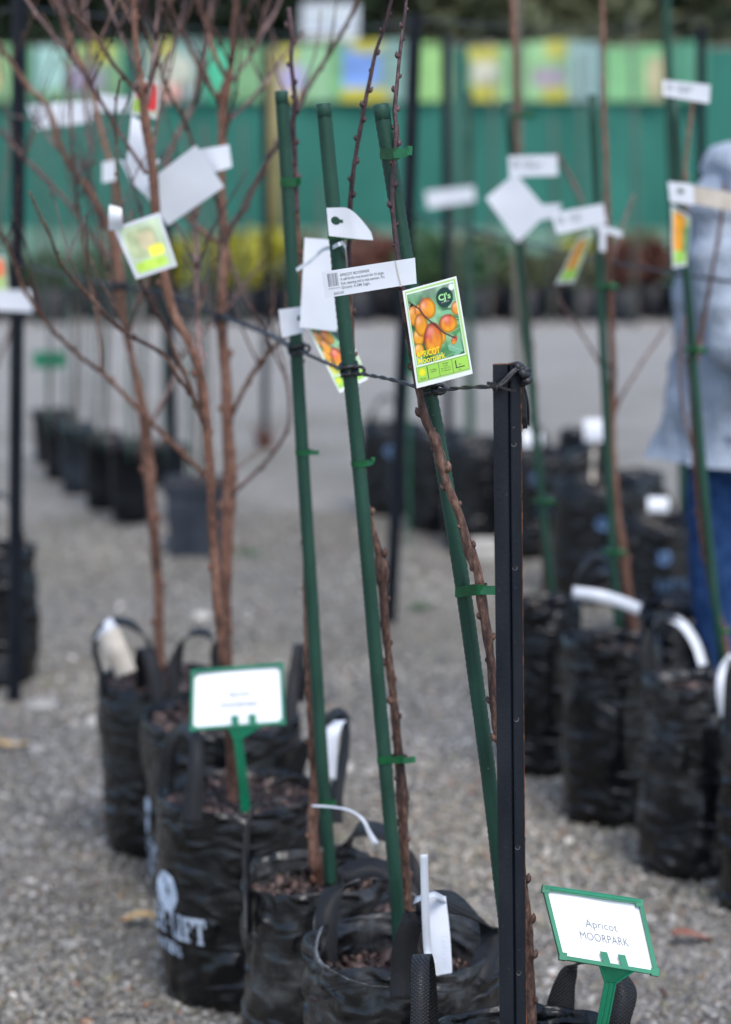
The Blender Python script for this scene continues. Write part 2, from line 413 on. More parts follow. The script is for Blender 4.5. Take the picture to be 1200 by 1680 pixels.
class Patch:
    """curved card spanned by 4 corners (TL, TR, BR, BL) with an optional bow along its normal"""
    def __init__(s, tl, tr, br, bl, bow=lambda u, v: 0.0):
        s.c = [V(tl), V(tr), V(br), V(bl)]; s.bow = bow
        s.n = ((s.c[1] - s.c[0]).cross(s.c[3] - s.c[0])).normalized()
        if s.n.y > 0: s.n = -s.n
        s.W = ((s.c[1] - s.c[0]).length + (s.c[2] - s.c[3]).length) / 2
        s.H = ((s.c[3] - s.c[0]).length + (s.c[2] - s.c[1]).length) / 2
    def P(s, u, v, off=0.0):
        a = s.c[0].lerp(s.c[1], u); b = s.c[3].lerp(s.c[2], u)
        wv = 0.022 * s.W * mnoise.noise(V((u * 1.7 + s.c[0].x * 31, v * 1.7 * s.H / max(s.W, 1e-4) , s.c[0].z * 17)))
        return a.lerp(b, v) + s.n * (s.bow(u, v) + wv + off)
    def card(s, name, mat, parent=None, nu=10, nv=10, th=0.0006, loc=None, edge=None):
        vs, fs = [], []
        for side in (th / 2, -th / 2):
            for j in range(nv + 1):
                for i in range(nu + 1):
                    u, v = i / nu, j / nv
                    if edge: u, v = edge(u, v)
                    vs.append(s.P(u, v, side))
        n1 = (nu + 1) * (nv + 1); q = lambda i, j: j * (nu + 1) + i
        for j in range(nv):
            for i in range(nu):
                fs.append((q(i, j), q(i + 1, j), q(i + 1, j + 1), q(i, j + 1)))
                fs.append((n1 + q(i, j), n1 + q(i, j + 1), n1 + q(i + 1, j + 1), n1 + q(i + 1, j)))
        bd = [(i, 0) for i in range(nu)] + [(nu, j) for j in range(nv)] + [(i, nv) for i in range(nu, 0, -1)] + [(0, j) for j in range(nv, 0, -1)]
        for k in range(len(bd)):
            a, b = q(*bd[k]), q(*bd[(k + 1) % len(bd)])
            m_ = len(vs); vs += [vs[a], vs[a + n1], vs[b + n1], vs[b]]
            fs.append((m_, m_ + 1, m_ + 2, m_ + 3))
        return mesh_obj(name, vs, fs, mat, parent, True, loc)
    def text(s, name, txt, u, v, h, mat, parent, align='L', off=0.0007, rot=0, bold=0.0, wmax=None):
        """(u,v) of the baseline start; h = cap height in metres"""
        vs, fs, w = text_mesh(txt, bold)
        k = h / 0.7; kx = k
        if wmax and w * k > wmax: kx = wmax / w
        x0 = {'L': 0, 'C': -w * kx / 2, 'R': -w * kx}[align]
        out = []
        for (x, y) in vs:
            xx, yy = x0 + x * kx, y * k
            if rot: xx, yy = xx * math.cos(rot) - yy * math.sin(rot), xx * math.sin(rot) + yy * math.cos(rot)
            out.append(s.P(u + xx / s.W, v - yy / s.H, off))
        return mesh_obj(name, out, fs, mat, parent)
    def rects(s, name, rs, mat, parent, off=0.0006):
        vs, fs = [], []
        for (u0, v0, u1, v1) in rs:
            n = len(vs)
            vs += [s.P(u0, v0, off), s.P(u1, v0, off), s.P(u1, v1, off), s.P(u0, v1, off)]; fs.append((n, n + 1, n + 2, n + 3))
        return mesh_obj(name, vs, fs, mat, parent)

# ------------------------------------------------------------------ setting: ground
def ground():
    xs = np.concatenate([[-120, -40, -12], np.linspace(-4, 4, 90), [12, 40, 120]])
    ys = np.concatenate([[-60, -10, 1], np.linspace(2.6, 10, 110), np.linspace(10.3, 22, 30), [30, 60, 160]])
    vs = []
    for y in ys:
        for x in xs:
            z = 0
            if 2 < y < 22 and abs(x) <= 4:
                z = 0.008 * mnoise.noise(V((x * 1.7, y * 1.7, 0))) - 0.004
            vs.append((x, y, z))
    nx = len(xs); fs = [(j * nx + i, j * nx + i + 1, (j + 1) * nx + i + 1, (j + 1) * nx + i) for j in range(len(ys) - 1) for i in range(nx - 1)]
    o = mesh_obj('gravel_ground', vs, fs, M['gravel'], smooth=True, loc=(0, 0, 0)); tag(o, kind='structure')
ground()

def ico():
    t = (1 + 5 ** .5) / 2
    v = np.array([(-1, t, 0), (1, t, 0), (-1, -t, 0), (1, -t, 0), (0, -1, t), (0, 1, t), (0, -1, -t), (0, 1, -t), (t, 0, -1), (t, 0, 1), (-t, 0, -1), (-t, 0, 1)], float)
    v /= np.linalg.norm(v[0])
    f = np.array([(0, 11, 5), (0, 5, 1), (0, 1, 7), (0, 7, 10), (0, 10, 11), (1, 5, 9), (5, 11, 4), (11, 10, 2), (10, 7, 6), (7, 1, 8), (3, 9, 4), (3, 4, 2), (3, 2, 6), (3, 6, 8), (3, 8, 9), (4, 9, 5), (2, 4, 11), (6, 2, 10), (8, 6, 7), (9, 8, 1)])
    return v, f
def scatter(name, pos, size, flat, cols, mat, parent=None, seed=1, jit=0.25, tilt=0.5, elong=(0.7, 1.3)):
    rng = np.random.default_rng(seed); v, f = ico(); n = len(pos)
    sc = size[:, None] * np.stack([rng.uniform(*elong, n), rng.uniform(*elong, n), flat], 1)
    vv = v[None] * (1 + rng.uniform(-jit, jit, (n, 12, 1))) * sc[:, None, :]
    a = rng.uniform(0, 2 * np.pi, n); tx = rng.normal(0, tilt, n)
    c, s = np.cos(tx), np.sin(tx)
    y = vv[..., 1] * c[:, None] - vv[..., 2] * s[:, None]; z = vv[..., 1] * s[:, None] + vv[..., 2] * c[:, None]
    c, s = np.cos(a), np.sin(a)
    x = vv[..., 0] * c[:, None] - y * s[:, None]; y2 = vv[..., 0] * s[:, None] + y * c[:, None]
    P = np.stack([x, y2, z], -1) + pos[:, None, :]
    off = np.zeros(3) if parent is None else np.array(WLOC[parent.name])
    P = (P - off).reshape(-1, 3)
    FF = (f[None] + 12 * np.arange(n)[:, None, None]).reshape(-1, 3)
    me = bpy.data.meshes.new(name)
    me.vertices.add(len(P)); me.vertices.foreach_set('co', P.ravel().astype(np.float32))
    me.loops.add(FF.size); me.loops.foreach_set('vertex_index', FF.ravel().astype(np.int32))
    me.polygons.add(len(FF)); me.polygons.foreach_set('loop_start', np.arange(0, FF.size, 3, dtype=np.int32))
    me.update(calc_edges=True)
    ca = me.color_attributes.new('Col', 'FLOAT_COLOR', 'POINT')
    C = np.ones((n, 12, 4), np.float32); C[..., :3] = cols[:, None, :]
    ca.data.foreach_set('color', C.ravel())
    me.materials.append(mat)
    o = bpy.data.objects.new(name, me); COL.objects.link(o)
    if parent is not None: o.parent = parent; WLOC[o.name] = V(WLOC[parent.name])
    o['kind'] = 'stuff'
    return o

def pebbles():
    rng = np.random.default_rng(3)
    P = []
    for (y0, y1, dens) in ((3.6, 5.2, 13000), (5.2, 7.0, 9000), (7.0, 9.5, 3200)):
        hw = lambda y: 0.165 * y + 0.25
        n = int((y1 - y0) * (hw(y0) + hw(y1)) * dens)
        y = rng.uniform(y0, y1, n); x = rng.uniform(-1, 1, n) * hw(y)
        P.append(np.stack([x, y], 1))
    P = np.concatenate(P); n = len(P)
    size = np.clip(rng.lognormal(math.log(0.0044), 0.36, n), 0.0022, 0.014)
    pos = np.column_stack([P, size * 0.25])
    base = np.array([(0.21, 0.205, 0.19), (0.30, 0.29, 0.27), (0.15, 0.148, 0.14), (0.36, 0.35, 0.33), (0.26, 0.225, 0.175), (0.55, 0.53, 0.5), (0.30, 0.16, 0.10), (0.09, 0.09, 0.095), (0.23, 0.22, 0.15)])
    idx = rng.choice(9, n, p=[.26, .21, .16, .12, .1, .035, .015, .06, .04])
    patch = np.array([mnoise.noise(V((x_ * 1.3, y_ * 1.3, 3.0))) + .5 * mnoise.noise(V((x_ * 4, y_ * 4, 8.0))) for x_, y_ in P])
    warm = np.array([mnoise.noise(V((x_ * .9, y_ * .9, 13.0))) for x_, y_ in P])
    cols = base[idx] * .92 * rng.uniform(0.75, 1.25, (n, 1)) * (1 + .38 * patch)[:, None] * (np.array((1.03, 1.0, .95)) + np.array((.06, .02, -.10)) * warm[:, None])
    big_ = rng.uniform(0, 1, n) < .002; size = np.where(big_, size * rng.uniform(1.8, 2.8, n), size)
    o = scatter('gravel_pebbles', pos, size, rng.uniform(0.45, 0.8, n), cols, M['pebble'], seed=4)
    tag(o, 'loose grey and beige gravel covering the yard', 'gravel')
pebbles()

# ------------------------------------------------------------------ grow bags
def chips(parent, c, r, z, n, seed, big=1.0, hl=None):
    rng = np.random.default_rng(seed)
    a = rng.uniform(0, 2 * np.pi, n); rr = r * np.sqrt(rng.uniform(0, 1, n)) * 0.97
    size = np.clip(rng.lognormal(math.log(0.0046 * big), 0.5, n), 0.0016, 0.014 * big)
    pos = np.column_stack([c.x + rr * np.cos(a), c.y + rr * np.sin(a), z + 0.004 + rng.uniform(-0.002, 0.009, n)])
    base = np.array([(0.028, 0.018, 0.016), (0.055, 0.034, 0.029), (0.10, 0.062, 0.052), (0.18, 0.12, 0.10), (0.012, 0.009, 0.009), (0.34, 0.28, 0.22)])
    idx = rng.choice(6, n, p=[.3, .28, .16, .07, .17, .02])
    return scatter('bark_mulch', pos, size, rng.uniform(0.15, 0.35, n), base[idx] * rng.uniform(.6, 1.4, (n, 1)), M['chips'], parent, seed, 0.45, 0.7, (0.3, 2.1))

def ell(c, r, th, z, ry=None):
    return V((c.x + r * math.cos(th), c.y + (ry or r) * math.sin(th), z))
def bag(px, py, wpx, label, h=0.38, seed=0, handles=(), soil=0.04, detail=1, chip=0, taper=0.94, crumple=1.0, ry=1.0, web=0.032, group='black woven grow bags standing on the gravel', hw=1.0, dip=None, mat='bag'):
    c = hit(px, py, h); s = scale_at(c); r = wpx / 2 / s
    c0 = V((c.x, c.y, 0))
    o = root('grow_bag', c0, label, 'grow bag', group)
    o['r'] = r
    nt_, nz = (96, 40) if detail > 1 else ((56, 24) if detail else (28, 10))
    def rad(th, z, inner=False):
        k = z / h
        base = r * (taper + (1 - taper) * min(1, k * 1.2))
        base *= 1 - 0.10 * max(0, 1 - k / 0.06) ** 2         # tucked bottom edge
        base += 0.004 * math.sin(math.pi * k)
        q = V((math.cos(th) * 1.3, math.sin(th) * 1.3, z * 7 + seed * 9.1))
        d = 0.012 * crumple * mnoise.noise(q * 1.2) + 0.006 * crumple * mnoise.noise(q * 3.1 + V((5, 0, 0)))
        # soft diagonal creases
        cr = mnoise.noise(V((math.cos(th) * 2.2 + z * 5, math.sin(th) * 2.2, z * 14 + seed)))
        d += -0.006 * crumple * (1 - min(1, abs(cr) * 5)) * (0.4 + 0.6 * k)
        if k > 0.90: d += 0.0015
        return base + d
    def top(th):
        t = h + 0.010 * crumple * mnoise.noise(V((math.cos(th) * 1.6, math.sin(th) * 1.6, seed * 3.3)))
        if dip:
            for (da, dw, dd) in dip:
                e = (th - R(da) + math.pi) % (2 * math.pi) - math.pi
                t -= dd * math.exp(-(e / R(dw)) ** 2)
        return t
    vs, fs = [], []
    rows = []
    for j in range(nz + 1):
        k = j / nz
        row = []
        for i in range(nt_):
            th = 2 * math.pi * i / nt_; z = k * top(th)
            row.append(len(vs)); vs.append(ell(c0, rad(th, z), th, z, rad(th, z) * ry))
        rows.append(row)
    # rolled hem and inside wall
    for (dr, dz) in ((-0.0015, 0.0015), (-0.004, 0.0), (-0.006, -0.03), (-0.012, -0.075)):
        row = []
        for i in range(nt_):
            th = 2 * math.pi * i / nt_; t = top(th); rr = rad(th, t) + dr
            row.append(len(vs)); vs.append(ell(c0, rr, th, t + dz, rr * ry))
        rows.append(row)
    for a, b in zip(rows, rows[1:]):
        for i in range(nt_): fs.append((a[i], a[(i + 1) % nt_], b[(i + 1) % nt_], b[i]))
    fs.append(tuple(rows[0])[::-1])
    mesh_obj('bag_wall', vs, fs, M[mat], o, True)
    # stitched hem line under the rim
    if detail:
        mb = MB()
        for zz in ((0.018, 0.026) if detail > 1 else (0.022,)):
            pts = []
            for i in range(nt_ + 1):
                th = 2 * math.pi * i / nt_; z = top(th) - zz; rr = rad(th, z) + 0.0002
                pts.append(ell(c0, rr, th, z, rr * ry))
            mb.tube(pts, 0.0007, 4, False)
        mb.build('hem_stitching', M['web'], o)
    # soil
    zs = h - soil; vs, fs = [], []
    nr = 8
    for j in range(nr + 1):
        for i in range(28):
            th = 2 * math.pi * i / 28; rr = (r - 0.008) * j / nr
            vs.append(ell(c0, rr, th, zs + 0.008 * mnoise.noise(V((rr * 30 * math.cos(th), rr * 30 * math.sin(th), seed))) + 0.006 * (1 - (j / nr) ** 2), rr * ry))
    fs = [(j * 28 + i, j * 28 + (i + 1) % 28, (j + 1) * 28 + (i + 1) % 28, (j + 1) * 28 + i) for j in range(nr) for i in range(28)]
    mesh_obj('soil', vs, fs, M['soil'], o, True)
    if chip: chips(o, c0, r - 0.012, zs, chip, seed + 50)
    # webbing handles: (centre angle, half spread, height, outward lean, twist)
    for (ta, dth, hh, lean, tw) in handles:
        mb = MB(); pts, wd = [], []
        ta, dth = R(ta), R(dth)
        rh = r + 0.004
        A = ell(c0, rh, ta - dth, h, rh * ry); B = ell(c0, rh, ta + dth, h, rh * ry)
        out = V((math.cos(ta), math.sin(ta), 0)); tang = V((-math.sin(ta), math.cos(ta), 0))
        n = 30
        def radial(p): return (p - V((c0.x, c0.y, p.z))).normalized()
        for k in range(5):
            p = A + V((0, 0, -0.09 + 0.018 * k)); pts.append(p + radial(p) * 0.003); wd.append(V((-radial(p).y, radial(p).x, 0)))
        for k in range(n + 1):
            t = k / n
            s_ = math.sin(math.pi * t)
            p = A.lerp(B, t) + V((0, 0, hh * s_ ** 0.62)) + out * (lean * hh * s_) + tang * (0.35 * (t - 0.5) * -abs(tw) * 0.02)
            p += V((mnoise.noise(V((t * 3, seed, ta))), mnoise.noise(V((t * 3, seed + 4, ta))), 0)) * 0.006 * s_
            pts.append(p)
            m_ = min(1, s_ * 1.6)
            rdir = (out + V((0, 0, 0.3 * tw)) + tang * (0.25 * math.sin(t * 5 + seed))).normalized()
            sgn = 1 if t < .5 else -1
            wd.append((V((-radial(p).y, radial(p).x, 0)) * (1 - m_) * sgn + rdir * m_).normalized())
        for k in range(5):
            p = B + V((0, 0, -0.018 * (k))); pts.append(p + radial(p) * 0.003); wd.append(-V((-radial(p).y, radial(p).x, 0)))
        mb.ribbon(pts, wd, web * hw, 0.0028)
        mb.build('handle', M['web'], o, True)
    return o, c0, r, h

def strap(b, trace, wd, width=0.032, wid=None, edge=0):
    """webbing handle through (px, py, Y) points; wd = strap width directions at those points"""
    n = len(trace); P = []
    for i, (x, y, Y) in enumerate(trace):
        p = at(x, y, Y); w = V(wd[i] if isinstance(wd, list) else wd).normalized()
        P.append((p.x, p.y, p.z, w.x, w.y, w.z, wid[i] if wid else width))
    q = catmull(P, .006)
    mb = MB(); mb.ribbon([V(tuple(a[:3])) for a in q], [V(tuple(a[3:6])) for a in q], [float(a[6]) for a in q], .0026)
    hd_ = mb.build('handle', M['web'], b, True)
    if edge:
        mb = MB(); mb.tube([V(tuple(a[:3])) + V(tuple(a[3:6])).normalized() * (a[6] / 2 * edge) for a in q], 0.0011, 5); mb.build('edge_highlight', M['hem_and_highlight'], hd_, True)  # pale tube paints a highlight along one edge of the strap

def slab_letters(word):
    """slab-serif capitals from bars: returns quads in letter units, and the width"""
    L = {
     'L': (0.8, [((.08, 0), (.08, 1), (.32, 1), (.32, 0)), ((0, .88), (0, 1), (.42, 1), (.42, .88)), ((0, 0), (0, .14), (.75, .14), (.75, 0)), ((.6, 0), (.6, .34), (.75, .34), (.75, 0))]),
     'I': (0.5, [((.1, 0), (.1, 1), (.34, 1), (.34, 0)), ((0, .88), (0, 1), (.44, 1), (.44, .88)), ((0, 0), (0, .12), (.44, .12), (.44, 0))]),
     'F': (0.8, [((.08, 0), (.08, 1), (.32, 1), (.32, 0)), ((0, .86), (0, 1), (.75, 1), (.75, .86)), ((.6, .68), (.6, 1), (.75, 1), (.75, .68)), ((.3, .45), (.3, .58), (.58, .58), (.58, .45)), ((0, 0), (0, .12), (.44, .12), (.44, 0))]),
     'T': (0.86, [((.29, 0), (.29, 1), (.53, 1), (.53, 0)), ((0, .86), (0, 1), (.82, 1), (.82, .86)), ((0, .68), (0, 1), (.13, 1), (.13, .68)), ((.69, .68), (.69, 1), (.82, 1), (.82, .68)), ((.2, 0), (.2, .12), (.62, .12), (.62, 0))]),
     'Y': (0.86, [((.29, 0), (.29, .5), (.53, .5), (.53, 0)), ((.02, 1), (.27, 1), (.53, .45), (.29, .45)), ((.55, 1), (.8, 1), (.53, .45), (.36, .45)), ((-.04, .88), (-.04, 1), (.36, 1), (.36, .88)), ((.48, .88), (.48, 1), (.86, 1), (.86, .88)), ((.2, 0), (.2, .12), (.62, .12), (.62, 0))]),
     '-': (0.46, [((.03, .4), (.03, .55), (.28, .55), (.28, .4))]),
     'E': (0.8, [((.08, 0), (.08, 1), (.32, 1), (.32, 0)), ((0, .86), (0, 1), (.75, 1), (.75, .86)), ((.3, .45), (.3, .58), (.55, .58), (.55, .45)), ((0, 0), (0, .14), (.75, .14), (.75, 0))]),
     'A': (0.92, [((.1, 0), (.34, 0), (.54, 1), (.36, 1)), ((.6, 0), (.84, 0), (.6, 1), (.42, 1)), ((.25, .28), (.25, .42), (.68, .42), (.68, .28)), ((0, 0), (0, .12), (.38, .12), (.38, 0)), ((.5, 0), (.5, .12), (.9, .12), (.9, 0))]),
     'S': (0.8, [((.05, .86), (.05, 1), (.7, 1), (.7, .86)), ((.05, .5), (.05, 1), (.27, 1), (.27, .5)), ((.05, .44), (.05, .58), (.7, .58), (.7, .44)), ((.48, 0), (.48, .55), (.7, .55), (.7, 0)), ((.05, 0), (.05, .14), (.7, .14), (.7, 0)), ((.05, 0), (.05, .3), (.16, .3), (.16, 0))]),
    }
    q, x = [], 0
    for ch in word:
        w, qs = L[ch]
        for a in qs: q.append([(p[0] + x, p[1]) for p in a])
        x += w
    return q, x
def bag_print(b, c0, r, cxp, rp, word_px, hgt, emb_px, R0, sub_px, mat, sub='PLANTERS', taper=0.94, h=0.38, seed=0, crumple=1.0, kx=0.62):
    """wraps the maker's print round the bag; cxp, rp: middle and half width of the bag in the picture; *_px: right end of the baseline (or centre)"""
    def ang(px): return -math.acos(max(-.97, min(.97, (px - cxp) / rp)))
    def zof(px, py):
        th = ang(px); return at(px, py, c0.y + r * math.sin(th)).z
    def on(x, z, th_end):
        th = th_end + x / r
        k = z / h
        base = r * (taper + (1 - taper) * min(1, k * 1.2)) + 0.004 * math.sin(math.pi * k)
        q = V((math.cos(th) * 1.3, math.sin(th) * 1.3, z * 7 + seed * 9.1))
        d = 0.012 * crumple * mnoise.noise(q * 1.2) + 0.006 * crumple * mnoise.noise(q * 3.1 + V((5, 0, 0)))
        cr = mnoise.noise(V((math.cos(th) * 2.2 + z * 5, math.sin(th) * 2.2, z * 14 + seed)))
        d += -0.006 * crumple * (1 - min(1, abs(cr) * 5)) * (0.4 + 0.6 * k)
        rr = base + d + 0.0022
        return V((c0.x + rr * math.cos(th), c0.y + rr * math.sin(th), z))
    te, zt = ang(word_px[0]), zof(*word_px)
    qs, W = slab_letters('EASY-LIFT')
    vs, fs = [], []
    for q in qs:
        n = len(vs); div = 4
        for k in range(div + 1):
            t = k / div
            a = (q[0][0] * (1 - t) + q[3][0] * t, q[0][1] * (1 - t) + q[3][1] * t)
            bb = (q[1][0] * (1 - t) + q[2][0] * t, q[1][1] * (1 - t) + q[2][1] * t)
            for p in (a, bb): vs.append(on((p[0] - W) * hgt * kx, zt + p[1] * hgt, te))
        for k in range(div): fs.append((n + 2 * k, n + 2 * k + 2, n + 2 * k + 3, n + 2 * k + 1))
    mesh_obj('printed_name', vs, fs, mat, b)
    tv, tf, tw = text_mesh(sub, 0.02)
    k = hgt * 0.42 / 0.7; ts, zs = ang(sub_px[0]), zof(*sub_px)
    mesh_obj('printed_subtitle', [on((x - tw) * k, zs + y * k, ts) for x, y in tv], tf, mat, b)
    if emb_px:
        te, cz = ang(emb_px[0]), zof(*emb_px); vs, fs = [], []; n = 40
        for i in range(n):
            a = 2 * math.pi * i / n
            kk = 0.22 + 0.07 * math.cos(5 * a + .6)
            for rr in (R0, R0 * 0.62, R0 * kk): vs.append(on(rr * math.cos(a), cz + rr * math.sin(a), te))
        for i in range(n):
            j = (i + 1) % n
            fs.append((3 * i, 3 * j, 3 * j + 1, 3 * i + 1)); fs.append((3 * i + 1, 3 * j + 1, 3 * j + 2, 3 * i + 2))
        mesh_obj('printed_emblem', vs, fs, mat, b)

B4, c4, r4, h4 = bag(862, 1712, 352, 'nearest black bag at the bottom edge, cut by the frame, holding the MOORPARK sign', seed=1,
                     handles=(), detail=2, chip=2400, web=0.038, soil=0.05)
B3, c3, r3, h3 = bag(662, 1546, 312, 'crumpled black bag with a white tag looped on its front handle', seed=2,
                     handles=(), detail=2, chip=2200, mat='bag_dusty', soil=0.075, web=0.034, dip=((215, 14, 0.02),), crumple=1.3)
B2, c2, r2, h2 = bag(522, 1428, 246, 'dusty black bag left of the crumpled one with a tall thin handle', seed=3,
                     handles=(), detail=2, chip=1700, mat='bag_dusty', soil=0.055, crumple=1.3, dip=((235, 30, 0.014),))
BL, cl, rl, hl = bag(393, 1298, 268, 'black bag with the large pale LIFT print and a green framed sign in it', seed=4,
                     handles=(), detail=2, chip=1700, soil=0.028, crumple=0.7)
BD, cd, rd, hd = bag(365, 1172, 260, 'wide black bag directly behind the bag with the LIFT print', seed=5,
                     handles=(), detail=1, chip=1100, soil=0.028, crumple=0.8)
BE, ce, re_, he = bag(270, 1112, 214, 'rearmost black bag of the left row with a pale tag on its looped handle', seed=6,
                      handles=(), detail=1, chip=900, soil=0.022, crumple=0.8)

mb = MB(); hp_ = [at(x, y, Y) for x, y, Y in ((527, 1522, 3.50), (520, 1545, 3.45), (519, 1566, 3.43), (527, 1582, 3.40), (541, 1590, 3.39))]
mb.ribbon([V(tuple(q)) for q in catmull([tuple(p) for p in hp_], .004)], V((.5, -.6, .6)), .009, .0008); mb.build('hem_fray_and_highlight', M['hem_and_highlight'], B3, True)
mb = MB(); mb.ribbon([at(x, y, Y) for x, y, Y in ((541, 1590, 3.385), (570, 1606, 3.365), (610, 1618, 3.35), (655, 1620, 3.34))], V((0, -.6, .8)), .0016, .0008); mb.build('hem_fray_and_highlight', M['hem_and_highlight'], B3, True)  # thin pale strip: highlight on the front hem, put in as colour
X_, Yd, DG = (1, .1, 0), (0, 1, .3), (.5, 1, .3)
strap(B4, [(916, 1700, 3.25), (920, 1650, 3.255), (930, 1605, 3.25), (948, 1578, 3.25), (985, 1568, 3.23), (1018, 1586, 3.2), (1027, 1625, 3.17), (1016, 1672, 3.15), (1010, 1710, 3.15)], [X_, X_, X_, (.6, 1, .2), Yd, (-.3, -1, .5), (-1, -.3, .3), (-1, -.2, .2), (-1, 0, 0)], .036, [.040, .040, .028, .026, .03, .028, .034, .034, .036])
strap(B4, [(684, 1760, 3.0), (688, 1690, 3.0), (690, 1625, 3.02), (690, 1580, 3.05), (694, 1567, 3.08), (700, 1590, 3.12), (704, 1650, 3.15), (706, 1700, 3.16)], X_, .024)
strap(B3, [(660, 1640, 3.33), (661, 1595, 3.34), (665, 1550, 3.34), (678, 1512, 3.34), (702, 1486, 3.36), (738, 1480, 3.39), (772, 1494, 3.43), (800, 1520, 3.47), (808, 1545, 3.46), (794, 1580, 3.42), (786, 1610, 3.40)], [X_, X_, X_, (.8, .3, .5), (.3, .8, .8), (0, .8, .7), (-.4, .8, .6), (-.7, .5, .3), (-1, .2, 0), (-1, .1, 0), (-1, 0, 0)], .036)
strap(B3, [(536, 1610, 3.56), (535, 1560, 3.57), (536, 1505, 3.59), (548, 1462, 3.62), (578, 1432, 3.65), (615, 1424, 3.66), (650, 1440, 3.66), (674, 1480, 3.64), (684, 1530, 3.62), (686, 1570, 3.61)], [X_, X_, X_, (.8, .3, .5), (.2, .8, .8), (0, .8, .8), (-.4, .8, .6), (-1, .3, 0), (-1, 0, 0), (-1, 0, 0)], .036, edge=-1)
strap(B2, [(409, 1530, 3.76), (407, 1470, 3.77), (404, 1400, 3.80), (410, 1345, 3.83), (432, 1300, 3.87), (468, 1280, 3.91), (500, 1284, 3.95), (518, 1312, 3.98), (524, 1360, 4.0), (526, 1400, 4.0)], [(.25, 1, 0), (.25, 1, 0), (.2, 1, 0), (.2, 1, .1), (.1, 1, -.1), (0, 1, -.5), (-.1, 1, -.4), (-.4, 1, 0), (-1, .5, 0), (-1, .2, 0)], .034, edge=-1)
strap(B2, [(548, 1460, 4.0), (552, 1425, 3.99), (568, 1385, 3.97), (590, 1360, 3.95), (630, 1368, 3.9), (664, 1400, 3.86), (680, 1445, 3.83), (684, 1490, 3.82)], [X_, X_, (.8, .5, .5), Yd, Yd, (-.6, 1, .2), (-1, .4, 0), (-1, 0, 0)], .034)
strap(BL, [(316, 1350, 4.13), (318, 1310, 4.14), (321, 1270, 4.15), (323, 1232, 4.17), (319, 1206, 4.2), (302, 1196, 4.25), (284, 1215, 4.32), (276, 1260, 4.36), (272, 1310, 4.36)], [X_, X_, X_, X_, (.8, .6, .3), (.2, 1, .3), (-.5, 1, 0), (-1, .5, 0), (-1, .2, 0)], .030, [.036, .034, .030, .026, .026, .03, .03, .03, .03])
strap(BL, [(472, 1320, 4.44), (482, 1272, 4.43), (505, 1218, 4.41), (530, 1185, 4.38), (552, 1174, 4.33), (567, 1192, 4.28), (564, 1240, 4.24), (552, 1300, 4.2), (548, 1350, 4.18)], [X_, X_, (.8, .5, .3), Yd, Yd, (-.3, 1, 0), (-.5, 1, 0), (-.8, .7, 0), (-1, .3, 0)], .032)
strap(BD, [(284, 1180, 5.0), (284, 1140, 5.01), (288, 1090, 5.03), (302, 1052, 5.05), (324, 1037, 5.06), (346, 1044, 5.07), (356, 1080, 5.06), (358, 1130, 5.05)], [X_, X_, (.9, .5, 0), (.3, 1, 0), Yd, Yd, (-1, .5, 0), (-1, 0, 0)], .030)
strap(BD, [(474, 1190, 4.82), (478, 1150, 4.84), (484, 1105, 4.87), (492, 1062, 4.9), (499, 1064, 4.96), (496, 1110, 5.0), (490, 1150, 5.02)], [X_, X_, (.9, .4, 0), (.8, .8, 0), (.3, 1, 0), (-.6, .8, 0), (-1, .3, 0)], .030)
strap(BE, [(266, 1230, 4.98), (264, 1185, 4.98), (258, 1135, 4.99), (248, 1088, 5.01), (240, 1064, 5.04), (233, 1078, 5.09), (236, 1120, 5.14), (240, 1150, 5.15)], X_, .032)
strap(BE, [(172, 1140, 5.10), (166, 1105, 5.12), (156, 1062, 5.14), (164, 1034, 5.17), (190, 1020, 5.21), (220, 1026, 5.25), (242, 1050, 5.28), (252, 1090, 5.29)], [(.4, 1, 0), (.3, 1, 0), (.3, 1, 0), (.2, 1, .2), Yd, Yd, (-.4, 1, 0), (-1, .5, 0)], .028)
bag_print(BL, cl, rl, 392, 134, (345, 1553), 0.050, (278, 1461), 0.037, (299, 1573), M['logo'], seed=4, crumple=0.7)
bag_print(BD, cd, rd, 365, 130, (263, 1424), 0.045, (239, 1337), 0.036, (250, 1440), M['logo'], seed=5, crumple=0.8)

RG = 'tall black bags in the right-hand row'
B_R1 = bag(892, 988, 126, 'tall black bag just right of the dark steel post', h=0.42, seed=11, detail=1, chip=120, taper=0.98)
B_R2 = bag(1003, 1048, 154, 'tall black bag with a pale tape across its handle, second in the right row', h=0.42, seed=12, detail=1, chip=160,
           taper=0.97)
B_R3 = bag(1136, 1114, 156, 'tall glossy black bag with a curved white tag on its arched handle', h=0.42, seed=13, detail=1, chip=160,
           taper=0.97, crumple=1.4, mat='bag_dusty')
B_R4 = bag(1268, 1192, 166, 'black bag cut off by the right edge of the picture', seed=14, detail=1, chip=60,
           handles=((175, 35, 0.13, -0.1, 1),), taper=0.97)
strap(B_R2[0], [(936, 1085, 5.50), (934, 1040, 5.5), (936, 988, 5.5), (950, 942, 5.52), (974, 914, 5.56), (1004, 930, 5.6), (1030, 978, 5.62), (1046, 1030, 5.6), (1048, 1070, 5.58)], [(.5, 1, 0), (.4, 1, 0), (.3, 1, 0), (.2, 1, .3), Yd, Yd, (-.5, 1, 0), (-1, .3, 0), (-1, 0, 0)], .03)
strap(B_R3[0], [(1066, 1150, 5.17), (1063, 1110, 5.17), (1062, 1062, 5.18), (1074, 1026, 5.2), (1100, 1010, 5.2), (1130, 1026, 5.2), (1152, 1064, 5.2), (1160, 1110, 5.2), (1162, 1150, 5.18)], [X_, X_, (.8, .6, 0), (.3, 1, .3), Yd, Yd, (-.5, 1, 0), (-1, .3, 0), (-1, 0, 0)], .034)
MG = 'black bags standing further back in the yard'
